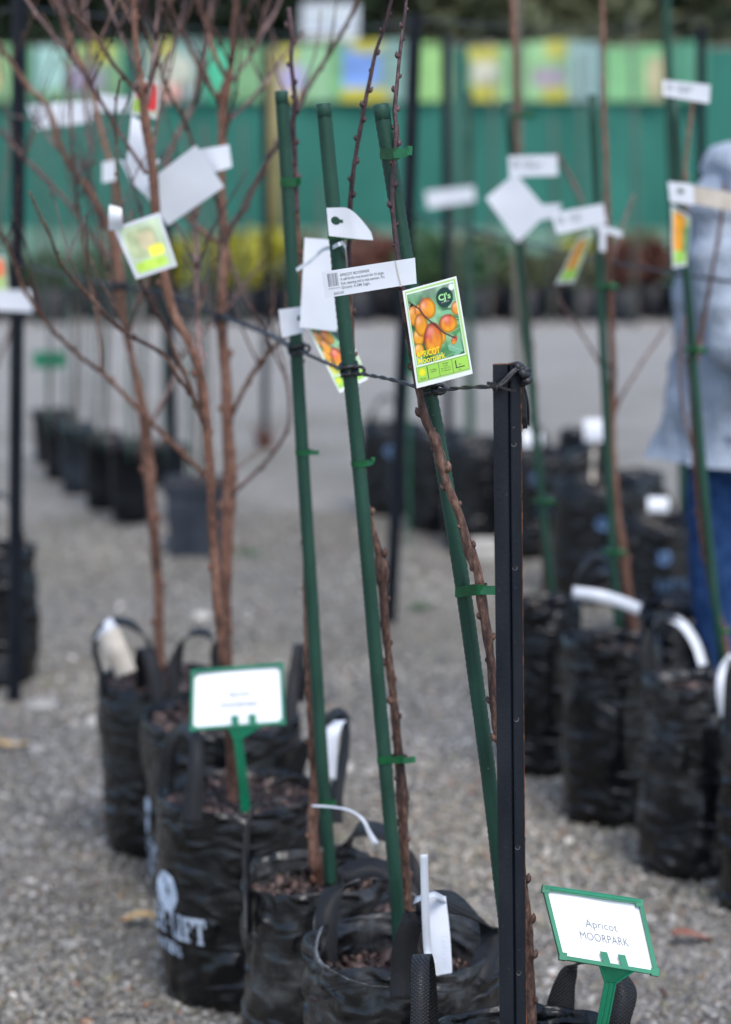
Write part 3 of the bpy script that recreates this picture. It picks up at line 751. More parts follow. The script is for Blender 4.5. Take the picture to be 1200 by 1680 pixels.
mids = [
    (642, 697, 104, 'small black bag with faint blue print behind the leaning dark post', 21, 0.35, 1),
    (716, 708, 100, 'black bag right of the leaning dark post, far row', 22, 0.38, 0),
    (784, 722, 118, 'black bag left of the front steel post, above the white block', 23, 0.40, 0),
    (880, 738, 116, 'black bag immediately right of the front steel post with a round white tag above', 24, 0.38, 1),
    (962, 706, 90, 'farthest black bag on the right behind the small upright white tag', 25, 0.34, 0),
    (985, 792, 160, 'broad black bag with blurred blue print in the middle of the right group', 26, 0.38, 1),
    (1084, 852, 150, 'broad black bag with blue print beside the jeans', 27, 0.38, 1),
    (925, 742, 104, 'black bag between the two background bags right of the steel post', 29, 0.36, 0),
    (1098, 996, 118, 'black bag squeezed between the right row and the hooded person', 30, 0.38, 0),
    (1045, 775, 88, 'black bag with reddish mulch showing over the broad printed one', 28, 0.36, 0),
]
midb = []
for i, (x, y, w, lab, sd_, hh, pr) in enumerate(mids):
    b = bag(x, y, w, lab, h=hh, seed=sd_, detail=0, chip=60, handles=((100, 30, 0.10, 0, 1),) if i in (0, 3, 5, 6) else ())
    midb.append(b)
    if pr: bag_print(b[0], b[1], b[2], x, w / 2, (x + w * .40, y + w * .74), 0.034 * (1 if w > 120 else .8), (x - w * .02, y + w * .42), .024, (x + w * .25, y + w * .9), M['logo_blue'], seed=sd_, h=hh, kx=.66)
B_LE = bag(-4, 900, 128, 'black bag at the left edge beside the tall dark post', seed=31, detail=1, chip=150, h=0.38,
           handles=((95, 34, 0.14, 0, 1),), taper=1.0, crumple=1.3)

# nursery pots, far left row
def pot(px, py, wpx, hpx, label, mat, square=False, group='plastic pots in the far left row', seed=0):
    p = hit(px, py, 0); s = scale_at(p); r = wpx / 2 / s; h = hpx / s
    p = p + V((0, r * 0.9, 0))
    o = root('nursery_pot', p, label, 'plant pot', group)
    n = 4 if square else 24; off = math.pi / 4 if square else 0; kk = 1.25 if square else 1
    vs, fs = [], []
    prof = [(0.80, 0), (0.86, h * .3), (0.93, h * .88), (1.02, h * .88), (1.04, h), (0.99, h), (0.95, h * .9)]
    for rr, z in prof:
        for i in range(n):
            a = 2 * math.pi * i / n + off
            vs.append((p.x + r * rr * kk * math.cos(a), p.y + r * rr * kk * math.sin(a), z))
    for j in range(len(prof) - 1):
        for i in range(n): fs.append((j * n + i, j * n + (i + 1) % n, (j + 1) * n + (i + 1) % n, (j + 1) * n + i))
    fs.append(tuple(range(n))[::-1])
    mesh_obj('pot_wall', vs, fs, mat, o, not square)
    vs = [(p.x + r * .94 * kk * math.cos(2 * math.pi * i / n + off), p.y + r * .94 * kk * math.sin(2 * math.pi * i / n + off), h * .91) for i in range(n)]
    mesh_obj('soil', vs, [tuple(range(n))], M['soil'], o)
    chips(o, p, r * .85, h * .91, 60, 90 + seed, 1.5)
    return o, p, r, h
pots = [
    pot(320, 916, 116, 122, 'nearest grey plastic pot in the far left row with a mound of mulch', M['pot_grey'], True, seed=1),
    pot(213, 862, 76, 135, 'black plastic pot left of the nearest grey one', M['pot'], seed=2),
    pot(166, 838, 66, 125, 'third plastic pot from the right in the far left row', M['pot'], seed=3),
    pot(124, 812, 60, 115, 'grey speckled pot in the middle of the far left row', M['pot_grey'], seed=4),
    pot(97, 788, 60, 105, 'second pot from the far end of the left row', M['pot'], seed=5),
    pot(82, 764, 66, 88, 'farthest plastic pot of the left row, under the green sign', M['pot'], seed=6),
    pot(275, 800, 66, 66, 'black pot mostly hidden behind the nearest grey pot', M['pot'], seed=7),
]

# ------------------------------------------------------------------ stakes, trees
def stake(trace, Y, dpx, label, mat='stake', fine=True, group='green garden stakes in the front row', name='garden_stake', base=None, top_cap=True):
    Ys = Y if isinstance(Y, (list, tuple)) else (Y, Y)
    n = len(trace)
    P = []
    for i, (x, y) in enumerate(trace):
        P.append(tuple(at(x, y, Ys[0] + (Ys[1] - Ys[0]) * i / max(1, n - 1))))
    if base is not None: P.append(tuple(base))
    pts = catmull(P, 0.0048 if fine else 0.05)
    r = dpx / 2 / scale_at(at(trace[0][0], trace[0][1], Ys[0]))
    o_base = V(tuple(pts[-1])); 
    root_ = root(name, o_base, label, 'plant stake', group)
    mb = MB()
    def ridge(i, k):
        if not fine: return 1
        v = 1.0 + (0.06 if k % 3 == 0 else -0.03)
        if k % 3 == 0 and i % 2 == 0: v += 0.075
        return v
    mb.tube([V(tuple(p)) for p in pts], r, 12 if fine else 8, True, ridge)
    mb.build('stake_rod', M[mat], root_, True)
    if fine and top_cap:
        a, b = V(tuple(pts[0])), V(tuple(pts[4]))
        d = (b - a).normalized()
        mb = MB(); mb.tube([a - d * 0.0015, a + d * 0.001, a + d * 0.018, a + d * 0.0185], [r * .85, r * 1.1, r * 1.1, r * 1.02], 14)
        mb.build('end_cap', M[mat], root_, True)
    return root_, [V(tuple(p)) for p in pts], r

stA, pA, rA = stake([(625, 172), (662, 400), (704, 640), (733, 800), (760, 965), (783, 1130), (804, 1290), (820, 1430), (836, 1590)], 3.16, 24, 'leaning green stake behind the apricot card, nearest the steel post', base=(c4.x - 0.02, c4.y + 0.04, 0.27))
stB, pB, rB = stake([(531, 170), (546, 330), (560, 480), (577, 640), (589, 760), (606, 950), (623, 1150), (639, 1330), (653, 1495)], (3.50, 3.50), 22, 'middle green stake, standing in the crumpled bag, crossed by the price strip', base=(at(657, 1560, 3.5)[0], 3.5, 0.28))
stC, pC, rC = stake([(462, 150), (470, 280), (479, 430), (488, 600), (500, 800), (512, 985), (524, 1180), (535, 1340), (540, 1400)], 3.87, 20, 'left green stake of the front three, standing in the dusty bag', base=tuple(at(543, 1450, 3.87)))

def buds(mb, pts, rads, every, seed, size=1.0):
    rng = random.Random(seed); side = 1; acc = 0; last = pts[0]
    for i in range(3, len(pts) - 2):
        acc += (pts[i] - last).length; last = pts[i]
        if acc > every * rng.uniform(.7, 1.3):
            acc = 0; side = -side
            t = (pts[i + 1] - pts[i - 1]).normalized()
            w = V((side, rng.uniform(-.8, .8), 0)); w = (w - t * w.dot(t)).normalized()
            r = rads[i]
            k = size * (0.36 * r + 0.0012) * rng.uniform(.7, 1.4)
            a = pts[i] + w * r * 0.75; up = -1 if t.z < 0 else 1
            mb.tube([a - t * k * 1.2 * up, a + w * k * .55 - t * k * .3 * up, a + w * k * 1.0 + t * k * .5 * up, a + w * k * 1.15 + t * k * 1.5 * up], [k * .8, k * 1.15, k * .85, k * .2], 7)

def limb(parent, name, trace, Y, mat, dY=0.0, sides=8, budevery=0.035, seed=0, step=0.008, knob=0.10, minr=0.0008, bud=1.0, base=None):
    """trace: (px, py, radius in px) from base to tip, standing at distance Y, drifting by dY towards the tip"""
    P = []; n = len(trace)
    for i, (x, y, r) in enumerate(trace):
        yy = Y + dY * i / max(1, n - 1)
        p = at(x, y, yy); P.append((p.x, p.y, p.z, r / scale_at(p)))
    if base is not None: P.insert(0, (base[0], base[1], base[2], P[0][3] * 1.1))
    pts = catmull(P, step); rng = random.Random(seed)
    rad = []
    V3 = []
    for i, p in enumerate(pts):
        q = V(tuple(p[:3])); r = max(minr, p[3])
        w = mnoise.noise(q * 22 + V((seed, 0, 0))); w2 = mnoise.noise(q * 60 + V((0, seed, 0)))
        rad.append(r * (1 + knob * w + knob * .9 * w2 + (1.6 * knob * max(0, mnoise.noise(V((i * step * 28, seed * 1.7, 3))) - .28) / .3)))
        V3.append(q + V((mnoise.noise(q * 9 + V((seed, 3, 0))), mnoise.noise(q * 9 + V((3, seed, 9))), 0)) * r * 0.35)
    mb = MB(); mb.tube(V3, rad, sides)
    if budevery: buds(mb, V3, rad, budevery, seed, bud)
    mb.build(name, mat, parent, True)
    return V3, rad

TG = 'bare young fruit trees in bags'
# --- tree A (nearest)
tA = root('apricot_tree', (c4.x, c4.y, 0.34), 'nearest bare apricot tree tied to the leaning stake beside the steel post', 'fruit tree', TG)
limb(tA, 'trunk', [(871, 1660, 9), (867, 1560, 8.5), (861, 1470, 8.5), (850, 1380, 8.5), (832, 1270, 8.5), (814, 1180, 8), (808, 1100, 7.5), (801, 1045, 7.5), (791, 985, 8), (786, 940, 9), (781, 925, 10), (768, 890, 8), (757, 852, 7), (738, 806, 7), (726, 768, 7), (716, 722, 10), (708, 708, 8), (697, 680, 7), (690, 648, 6.5), (680, 600, 6), (670, 545, 5.5), (662, 490, 5.5)], 3.125, M['bark_red'], sides=12, seed=1, budevery=0.028, step=0.004, knob=0.2, base=(c4.x + 0.012, c4.y, 0.33))
limb(tA, 'leader', [(662, 495, 5.6), (655, 440, 5), (648, 385, 4.6), (644, 335, 3.8), (645, 285, 3.6), (649, 240, 3.8), (651, 213, 4.3), (648, 182, 4), (652, 135, 3.2), (657, 85, 3), (664, 30, 2.6), (670, -30, 2.3)], 3.125, M['bark_purple'], dY=0.06, sides=10, seed=2, budevery=0.022, step=0.004, knob=0.12, bud=1.15)
# --- tree B
tB = root('apricot_tree', (c3.x, c3.y, 0.34), 'bare apricot tree tied beside the middle green stake', 'fruit tree', TG)
limb(tB, 'trunk', [(668, 1500, 9), (664, 1420, 8.5), (661, 1330, 8), (659, 1270, 8), (651, 1200, 7), (643, 1120, 6.5), (632, 1030, 6.5), (627, 965, 8), (625, 925, 8.5), (617, 885, 6), (606, 845, 5), (598, 805, 4.5), (589, 750, 4.3), (583, 650, 4), (579, 570, 4), (575, 490, 4), (573, 430, 4)], 3.53, M['bark_red'], sides=10, seed=5, budevery=0.03, step=0.005, knob=0.2, base=tuple(at(670, 1560, 3.53)))
limb(tB, 'leader', [(573, 435, 4), (573, 395, 4), (576, 330, 4), (582, 270, 3.6), (591, 215, 3.5), (600, 165, 3.4), (608, 128, 3.2), (617, 85, 3), (631, 45, 2.8), (641, 5, 2.5), (648, -40, 2.2)], 3.53, M['bark_purple'], dY=-0.05, sides=10, seed=6, budevery=0.024, step=0.005, bud=1.1)
# --- tree C
tC = root('apricot_tree', (c2.x, c2.y, 0.34), 'slender bare tree with a bent base beside the left green stake', 'fruit tree', TG)
limb(tC, 'trunk', [(524, 1440, 9), (517, 1405, 9), (513, 1350, 8.5), (515, 1290, 7.5), (512, 1200, 6), (506, 1110, 5.5), (503, 1020, 5), (502, 930, 4.5), (499, 820, 4.2), (495, 680, 4), (492, 520, 4), (489, 400, 4), (487, 345, 4)], 3.9, M['bark_tan'], sides=10, seed=8, budevery=0.04, step=0.006, knob=0.22, base=tuple(at(524, 1480, 3.9)))
limb(tC, 'leader', [(487, 350, 4.2), (485, 290, 4.3), (484, 250, 4.2), (481, 205, 4.8), (485, 170, 4), (482, 140, 4), (478, 100, 3.6), (480, 70, 3.6), (478, 45, 4), (474, 12, 4.2)], 3.9, M['bark_purple'], sides=10, seed=9, budevery=0.025, step=0.005, bud=1.1)

# --- big branched trees D1 (LIFT bag), D2 and E
def tree(label, base, Y, limbs, mat=M['bark_tan'], twigs=0):
    t = root('apricot_tree', base, label, 'fruit tree', TG)
    for i, L in enumerate(limbs):
        tr, dY = [(a, b, c * (.88 if c > 8 else .70)) for a, b, c in L[0]], L[1]; mm = L[2] if len(L) > 2 else mat
        nm = 'trunk' if i == 0 else 'branch'
        big = max(p[2] for p in tr)
        if twigs and i < twigs and len(tr) > 4:
            rg = random.Random(i * 7 + int(tr[0][0]))
            for q_ in range(5 if i == 0 else 4):
                k_ = rg.randint(int(len(tr) * .45), len(tr) - 2); x_, y_, r_ = tr[k_]; sd_ = rg.choice((-1, 1)); L_ = rg.uniform(90, 210)
                cx_ = rg.uniform(.15, .55) * sd_
                pp = [(x_ + cx_ * L_ * u_ + 10 * math.sin(u_ * 4 + k_) * sd_ * u_, y_ - L_ * u_ * (1 if y_ < 600 else .8), max(1.1, min(3.2, r_ * .55) * (1 - .6 * u_))) for u_ in (0, .25, .5, .75, 1)]
                limb(t, 'twig', pp, Y + (L[3] if len(L) > 3 else 0) + dY * k_ / len(tr), BP if q_ % 2 else BRD, dY=rg.uniform(-.15, .15), seed=k_, budevery=.05, step=.015, knob=.08)
        limb(t, nm, tr, Y + (L[3] if len(L) > 3 else 0), mm, dY=dY, seed=int(tr[0][0] + tr[-1][1]) % 97 + i, budevery=0.05 if big < 8 else 0.09, step=0.012, knob=0.12, bud=0.9)
    return t
BT, BP, BG, BRD = M['bark_tan'], M['bark_purple'], M['bark_grey'], M['bark_red']
tree('branching bare tree rising behind the sign from the bag with the LIFT print', (cl.x - 0.01, cl.y, 0.35), 4.30, [
    ([(381, 1330, 11), (380, 1260, 10), (377, 1190, 10), (370, 1100, 10), (358, 1000, 10), (352, 930, 9), (347, 840, 9), (344, 770, 9), (339, 710, 9), (333, 655, 9), (324, 600, 8.5), (308, 555, 8.5), (290, 525, 9), (276, 484, 9.5), (267, 440, 9.5), (260, 390, 9), (255, 340, 9), (249, 270, 9), (241, 210, 9.5), (236, 160, 8.5), (228, 100, 8), (222, 50, 7.5), (218, -20, 7)], 0.0, BT),
    ([(240, 172, 7), (250, 125, 6.5), (257, 65, 6), (261, 10, 6), (262, -20, 6)], 0.1, BG),
    ([(340, 712, 6), (326, 673, 6), (308, 625, 5.5), (292, 590, 5.5), (275, 548, 5), (252, 505, 4.5), (234, 470, 4), (224, 445, 4), (208, 400, 3.6), (200, 340, 3.4), (193, 285, 3.2), (191, 232, 3), (190, 175, 2.8), (196, 130, 2.4)], -0.25, BRD),
    ([(332, 668, 5.5), (312, 645, 5), (292, 618, 5), (274, 588, 5), (248, 568, 5), (210, 549, 4.8), (184, 528, 4.5), (160, 500, 4.2), (130, 468, 4), (104, 438, 3.8), (78, 378, 3.4), (60, 342, 3), (48, 314, 2.6)], -0.3, BRD),
    ([(241, 285, 5), (212, 242, 4.6), (188, 202, 4.5), (150, 140, 4.5), (114, 88, 5), (88, 60, 5), (62, 26, 5), (42, -5, 5)], 0.15, BG),
    ([(236, 162, 5), (212, 136, 5), (188, 108, 5), (162, 68, 5), (130, 30, 5), (112, 15, 5), (98, -10, 5)], -0.1, BRD),
    ([(330, 650, 7), (330, 605, 8), (327, 560, 7), (325, 515, 7), (323, 440, 6.5), (320, 360, 6), (318, 300, 5)], 0.35, BG),
    ([(232, 120, 3.5), (215, 90, 3.5), (195, 50, 4), (180, 10, 4), (170, -20, 4)], 0.2, BG),
], twigs=8)
tree('tall straight many-branched tree in the wide bag behind the LIFT bag', (cd.x, cd.y, 0.35), 4.84, [
    ([(369, 1190, 14), (368, 1120, 14), (367, 1050, 13), (368, 980, 12.5), (372, 900, 12), (374, 830, 13), (376, 760, 11.5), (374, 690, 11), (370, 620, 10.5), (366, 560, 10), (366, 480, 9.5), (368, 420, 10), (366, 375, 8.5), (365, 300, 8), (366, 230, 8.5), (367, 185, 9.5), (372, 145, 9), (379, 110, 7), (382, 60, 6.5), (388, 10, 6.5), (392, -30, 6.5)], 0.0, BT),
    ([(358, 797, 7), (340, 780, 6.5), (317, 761, 6), (268, 712, 5.8), (234, 678, 5.5), (197, 640, 5.3), (167, 611, 5.2), (133, 586, 5), (96, 552, 5), (70, 522, 4.8), (56, 500, 4.6), (38, 473, 4.3), (27, 440, 4), (10, 395, 3.8), (-15, 350, 3.5)], -0.3, BT),
    ([(167, 612, 4), (167, 570, 4), (160, 520, 4), (154, 488, 4), (148, 460, 4), (136, 390, 3.8), (125, 310, 3.6), (118, 220, 3.4), (114, 120, 3.2), (108, 40, 3), (106, -10, 3)], 0.1, BRD, -0.1),
    ([(379, 685, 5.5), (400, 640, 5.5), (425, 598, 5.5), (460, 560, 5.2), (482, 536, 4.5)], -0.15, BT),
    ([(371, 820, 5), (400, 794, 4.5), (442, 752, 4.3), (467, 715, 4.2), (475, 682, 4), (471, 627, 3.6), (454, 586, 3.4), (437, 548, 3.2), (415, 508, 3), (388, 450, 2.8), (372, 400, 2.6), (357, 358, 2.2)], -0.3, BG),
    ([(381, 777, 3), (403, 757, 2.4), (425, 740, 2)], 0, BG),
    ([(371, 400, 7), (384, 365, 7), (402, 340, 6.6), (420, 300, 6.2), (438, 266, 6), (458, 234, 5.8), (483, 190, 5.5), (506, 142, 5.2), (532, 102, 5), (556, 62, 4.8), (578, 22, 4.6), (594, -20, 4.4)], -0.2, BG),
    ([(370, 400, 6), (348, 392, 5.5), (320, 368, 5.2), (296, 346, 5), (275, 318, 4.6)], 0.1, BT),
    ([(376, 198, 4.5), (400, 176, 4), (432, 140, 4), (464, 96, 3.8), (500, 52, 3.4)], 0.3, BG),
    ([(372, 130, 5.5), (352, 88, 5.5), (342, 50, 5.2), (332, 20, 5.2), (318, -20, 5)], 0.1, BT),
    ([(367, 178, 5.5), (344, 140, 5), (324, 104, 5), (296, 48, 4.8), (280, 12, 4.6), (272, -20, 4.5)], -0.15, BRD),
    ([(380, 135, 4), (396, 112, 4), (414, 88, 4), (432, 52, 4.2), (450, 24, 4), (464, -10, 4)], 0.2, BG),
    ([(368, 410, 6), (360, 345, 5.5), (344, 296, 5), (322, 250, 4.6), (305, 202, 4.4), (282, 158, 4.2), (264, 116, 4), (242, 62, 3.8), (230, 24, 3.6), (222, -15, 3.5)], -0.35, BRD),
    ([(268, 128, 3.2), (277, 98, 3), (288, 60, 3), (300, 20, 2.8), (306, -10, 2.8)], 0.1, BP, -0.25),
    ([(268, 280, 7), (282, 245, 7), (298, 208, 6.5), (318, 172, 6), (334, 120, 5.5), (342, 60, 5), (346, 0, 5)], 0.1, BG, 0.3),
], twigs=16)
tree('bare tree in the rearmost bag of the left row, forking at knee height', (ce.x, ce.y, 0.36), 5.18, [
    ([(263, 1100, 10), (262, 1030, 9.5), (259, 950, 9.5), (253, 870, 10), (247, 800, 10), (243, 740, 11), (240, 690, 10), (232, 650, 9), (220, 600, 8), (208, 555, 8), (201, 505, 9), (197, 455, 10), (192, 425, 9.5), (186, 398, 8.5), (170, 355, 8), (148, 314, 7.5), (122, 282, 7), (100, 240, 6.5), (78, 176, 6), (46, 142, 6), (18, 102, 5.5), (-10, 60, 5.5)], 0.0, BT),
    ([(188, 402, 7), (190, 340, 7), (186, 282, 7), (173, 240, 7), (161, 192, 7), (148, 140, 6.5), (120, 82, 6.2), (106, 36, 6), (92, -10, 6)], 0.2, BT),
    ([(187, 426, 5.5), (152, 390, 5.5), (120, 344, 5), (82, 300, 5), (42, 260, 4.8), (-10, 204, 4.5)], 0.1, BG),
    ([(246, 700, 5), (262, 670, 5), (280, 634, 4.6), (296, 590, 4), (318, 560, 3.6), (352, 528, 3.4), (392, 480, 3.2), (430, 430, 3)], 0.2, BG),
    ([(205, 540, 4.6), (190, 500, 4.5), (176, 445, 4.2), (168, 400, 4), (160, 330, 4)], 0.2, BT),
    ([(148, 250, 4), (140, 150, 5), (146, 80, 5), (138, 20, 5), (140, -10, 5)], 0.4, BG, 0.2),
    ([(160, 264, 4), (130, 272, 3.6), (92, 240, 3.4), (60, 200, 3.2), (20, 190, 3)], 0.3, BG, 0.1),
], twigs=8)
tree('thin bare tree leaning in from beyond the left edge', hit(-8, 905, 0.38) + V((0, 0, 0)), 6.6, [
    ([(-12, 905, 7), (-30, 760, 6), (-20, 640, 5), (10, 560, 4), (30, 510, 3.5), (40, 476, 3.4), (26, 420, 3.2), (0, 378, 3), (-20, 330, 3)], 0, BG),
    ([(-24, 700, 4), (-10, 500, 3.6), (4, 330, 3.2), (14, 220, 3), (2, 120, 2.8), (-10, 60, 2.6)], 0.1, BG),
])

# right row trees and stakes
GS = 'green stakes in the right-hand row'
def rstake(tr, Y, d, lab, mat='stake'): return stake(tr, Y, d, lab, mat, False, GS)
rstake([(834, 165), (846, 330), (862, 520), (878, 700), (893, 860), (908, 995)], 5.95, 14, 'green stake in the tall bag just right of the steel post')
rstake([(972, 155), (980, 330), (988, 520), (998, 750), (1007, 930), (1016, 1046)], 5.55, 14, 'green stake in the right row bag with the taped handle')
rstake([(1106, 158), (1116, 330), (1128, 470), (1146, 690), (1168, 930), (1187, 1100)], 5.2, 15, 'green stake in front of the hooded person')
rstake([(1092, -40), (1095, 60), (1100, 220), (1108, 420), (1116, 640), (1122, 840)], 7.3, 15, 'tall green pole rising past the top edge, behind the hooded person stake')
tree('bare tree behind the white diamond card, right of the steel post', hit(895, 996, 0.34), 5.98, [
    ([(897, 996, 8), (893, 900, 7.5), (886, 800, 7), (880, 700, 7), (872, 600, 7.5), (864, 500, 7), (856, 400, 7), (850, 300, 6.5), (848, 200, 7), (846, 100, 6.5), (842, 0, 6), (840, -30, 6)], 0, BT),
    ([(957, 336, 4), (945, 310, 4.5), (930, 280, 5), (914, 252, 4)], 0, BG),
], BT)
tree('bare tree beside the stake of the taped bag, right row', hit(1042, 1056, 0.34), 5.57, [
    ([(1043, 1060, 10), (1034, 990, 9.5), (1024, 910, 8.5), (1014, 840, 8), (1007, 760, 8), (1005, 680, 7.5), (1006, 600, 8), (1003, 520, 7.5), (1000, 420, 7), (996, 320, 6.5), (992, 220, 6.5), (990, 120, 6), (989, 20, 5.5), (988, -30, 5)], 0, BT),
    ([(1006, 690, 4), (1016, 660, 3.5), (1035, 625, 3), (1060, 585, 3), (1092, 540, 2.6)], 0.1, BG),
    ([(1004, 640, 3.5), (986, 600, 3.4), (960, 556, 3), (936, 520, 3), (918, 490, 2.6)], 0.1, BG),
    ([(1004, 430, 3.6), (1018, 380, 3.4), (1040, 320, 3)], 0.1, BG),
], BT)
tree('forked bare tree in front of the hooded person', hit(1190, 1120, 0.34), 5.22, [
    ([(1196, 1120, 9), (1188, 1050, 8.5), (1172, 980, 8), (1156, 900, 8), (1148, 840, 7.5), (1142, 760, 8), (1138, 690, 8), (1136, 640, 8), (1132, 560, 7), (1128, 470, 6), (1126, 380, 5), (1124, 300, 4.5), (1128, 240, 4.5), (1136, 170, 4), (1140, 140, 3.5)], 0, BT),
    ([(1138, 650, 7), (1144, 590, 6), (1156, 520, 5), (1170, 440, 4.5), (1182, 370, 4), (1190, 300, 4)], -0.05, BT),
    ([(1138, 740, 4), (1122, 680, 4), (1116, 600, 3.6), (1124, 520, 3.2)], -0.05, BG),
], BT)

# dark posts
def post(tr, Y, d, label, mat='steel', name='steel_post', sides=8, cat='post', grp='dark posts of the tree lines', sunk=True):
    P = [at(x, y, Y) for x, y in tr]
    b = V((P[-1].x, P[-1].y, 0)) if not sunk else P[-1]
    r = d / 2 / scale_at(P[0])
    pts = [V(tuple(q)) for q in catmull([tuple(p) for p in P], 0.1)]
    t = root(name, (pts[-1].x, pts[-1].y, 0), label, cat, grp)
    mb = MB()
    # three-flange picket
    for a in (200, 320, 80):
        d2 = V((math.cos(R(a)), math.sin(R(a)), 0))
        mb.ribbon([p + d2 * r * 0.52 for p in pts] + [V((pts[-1].x, pts[-1].y, 0)) + d2 * r * 0.52], d2, r * 1.04, max(0.004, r * 0.22))
    mb.build('picket', M[mat], t)
    return t
post([(33, -60), (33, 20), (30, 500), (25, 1140)], 6.45, 26, 'tall dark post at the left edge beside a black bag')
post([(682, 22), (672, 330), (657, 700), (641, 1010)], 7.45, 24, 'leaning dark post behind the apricot card, standing on bare gravel')
post([(731, 50), (733, 330), (736, 690)], 9.9, 15, 'thin dark post right of the leaning one')
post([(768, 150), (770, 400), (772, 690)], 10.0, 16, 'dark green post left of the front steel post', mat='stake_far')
post([(435, 60), (437, 400), (435, 728)], 11.3, 13, 'thin grey post with a dark tuft at its foot')
post([(276, 250), (280, 500), (286, 800)], 9.3, 19, 'dark post among the far left pots')
post([(1150, 40), (1150, 300), (1148, 800)], 9.0, 16, 'dark post behind the hooded person')
post([(848, -20), (850, 300), (852, 690)], 11.0, 14, 'dark post in the background behind the diamond card', mat='timber')
ol = MB(); ol.tube([at(449, 80, 14.0), at(449, 300, 14.0), at(449, 480, 14.0), hit(449, 600, 0)], 0.045, 10)
# yellow pole
b_ = at(451, 300, 18.3); ol = MB(); ol.tube([V((b_.x, 18.3, 0)), V((b_.x, 18.3, 1.0)), V((b_.x, 18.3, 1.95))], 0.055, 12)
tag(ol.build('yellow_pole', M['olive'], None, True), 'olive yellow pole standing behind the left green stake', 'pole')
gp = hit(435, 735, 0); mb = MB()
for k in range(60):
    a = random.uniform(0, 6.28); rr = random.uniform(0.0, .04); l = random.uniform(.04, .12)
    p = gp + V((math.cos(a) * rr, math.sin(a) * rr, 0)); q = p + V((math.cos(a) * l * .5, math.sin(a) * l * .5, l))
    mb.ribbon([p, p.lerp(q, .5) + V((0, 0, .01)), q], V((math.sin(a), -math.cos(a), 0)), [.008, .006, .001], .0008)
tag(mb.build('weed_tuft', M['leaf_red']), 'dark brown weed tuft at the foot of the thin grey post', 'weed')

# thin background saplings with stakes above the far left pots
SG = 'thin staked saplings in the far left rows'
for i, (x0, x1, yt, yb, Y, w) in enumerate([(82, 80, 150, 690, 10.2, 5), (108, 108, 60, 700, 9.9, 6), (128, 126, 140, 705, 9.5, 5), (150, 150, 80, 715, 9.4, 5), (178, 170, 100, 720, 9.1, 6), (206, 213, 160, 735, 8.9, 6), (240, 232, 40, 730, 9.0, 5), (300, 312, 130, 790, 8.75, 7), (332, 334, 200, 790, 8.75, 7), (262, 270, 60, 745, 9.4, 6), (60, 64, 200, 530, 17.3, 6), (190, 192, 300, 530, 17.4, 5), (218, 218, 240, 530, 17.2, 5), (352, 352, 220, 530, 17.4, 5), (396, 398, 200, 530, 17.3, 5)]):
    p = [at(x0, yt, Y), at((x0 + x1) / 2 + 2, (yt + yb) / 2, Y), at(x1, yb, Y)]
    bse = V((p[-1].x, Y, 0 if Y > 12 else max(0, p[-1].z - 0.05)))
    places = ['standing in the farthest pot', 'with the tallest tip over the far pots', 'crossing the purple banner picture', 'left of the strip with the hole', 'rising behind the white clip', 'above the black pot left of the grey one', 'behind the red and green label', 'left one in the nearest grey pot', 'right one in the nearest grey pot', 'behind the big grey card', 'near the left edge by the fence', 'short one by the fence behind the yellow plants', 'slim one by the fence left of the dark post', 'by the fence left of the yellow plants', 'by the fence behind the yellow plants']
    t = root('staked_sapling', bse, 'thin far sapling with green stake, ' + places[i], 'sapling', SG)
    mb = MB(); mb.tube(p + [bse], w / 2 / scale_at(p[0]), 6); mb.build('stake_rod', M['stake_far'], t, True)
    rr = w / 2 / scale_at(p[0]) * .8
    q = [V(v) for v in p + [bse]]; n = [a.lerp(b, s) for a, b in zip(q, q[1:]) for s in (0, .33, .66)] + [q[-1]]
    n = [v + V((0.02 + 0.03 * mnoise.noise(v * 2 + V((i, 0, 0))), 0.015, 0)) for v in n]
    mb = MB(); mb.tube(n, [rr * (.4 + .6 * k / len(n)) for k in range(len(n))], 6); mb.build('stem', BG, t, True)
for i, (x0, x1, yt, yb, Y) in enumerate([(740, 742, 60, 530, 17.3), (806, 800, 120, 530, 17.3), (905, 905, 190, 530, 17.4), (950, 948, 90, 530, 17.3), (1035, 1040, 20, 530, 17.2), (470, 474, 200, 530, 17.3), (520, 522, 300, 530, 17.4)]):
    p = [at(x0, yt, Y), at((x0 + x1) / 2 + 3, 300, Y), at(x1, yb, Y)]; bse = V((p[-1].x, Y, 0))
    places = ['right of the leaning dark post', 'in front of the yellow banner picture', 'above the gap in the black bags', 'left of the taped-bag stake', 'by the red brown plants', 'left of the middle stake', 'behind the middle stake']
    t = root('staked_sapling', bse, 'thin far sapling with green stake, ' + places[i], 'sapling', 'thin staked saplings by the fence')
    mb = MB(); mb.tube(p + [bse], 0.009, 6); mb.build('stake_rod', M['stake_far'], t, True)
    mb = MB(); mb.tube([v + V((0.02, 0.01, 0)) for v in p + [bse]], [.004, .006, .008, .008], 6); mb.build('stem', BG, t, True)

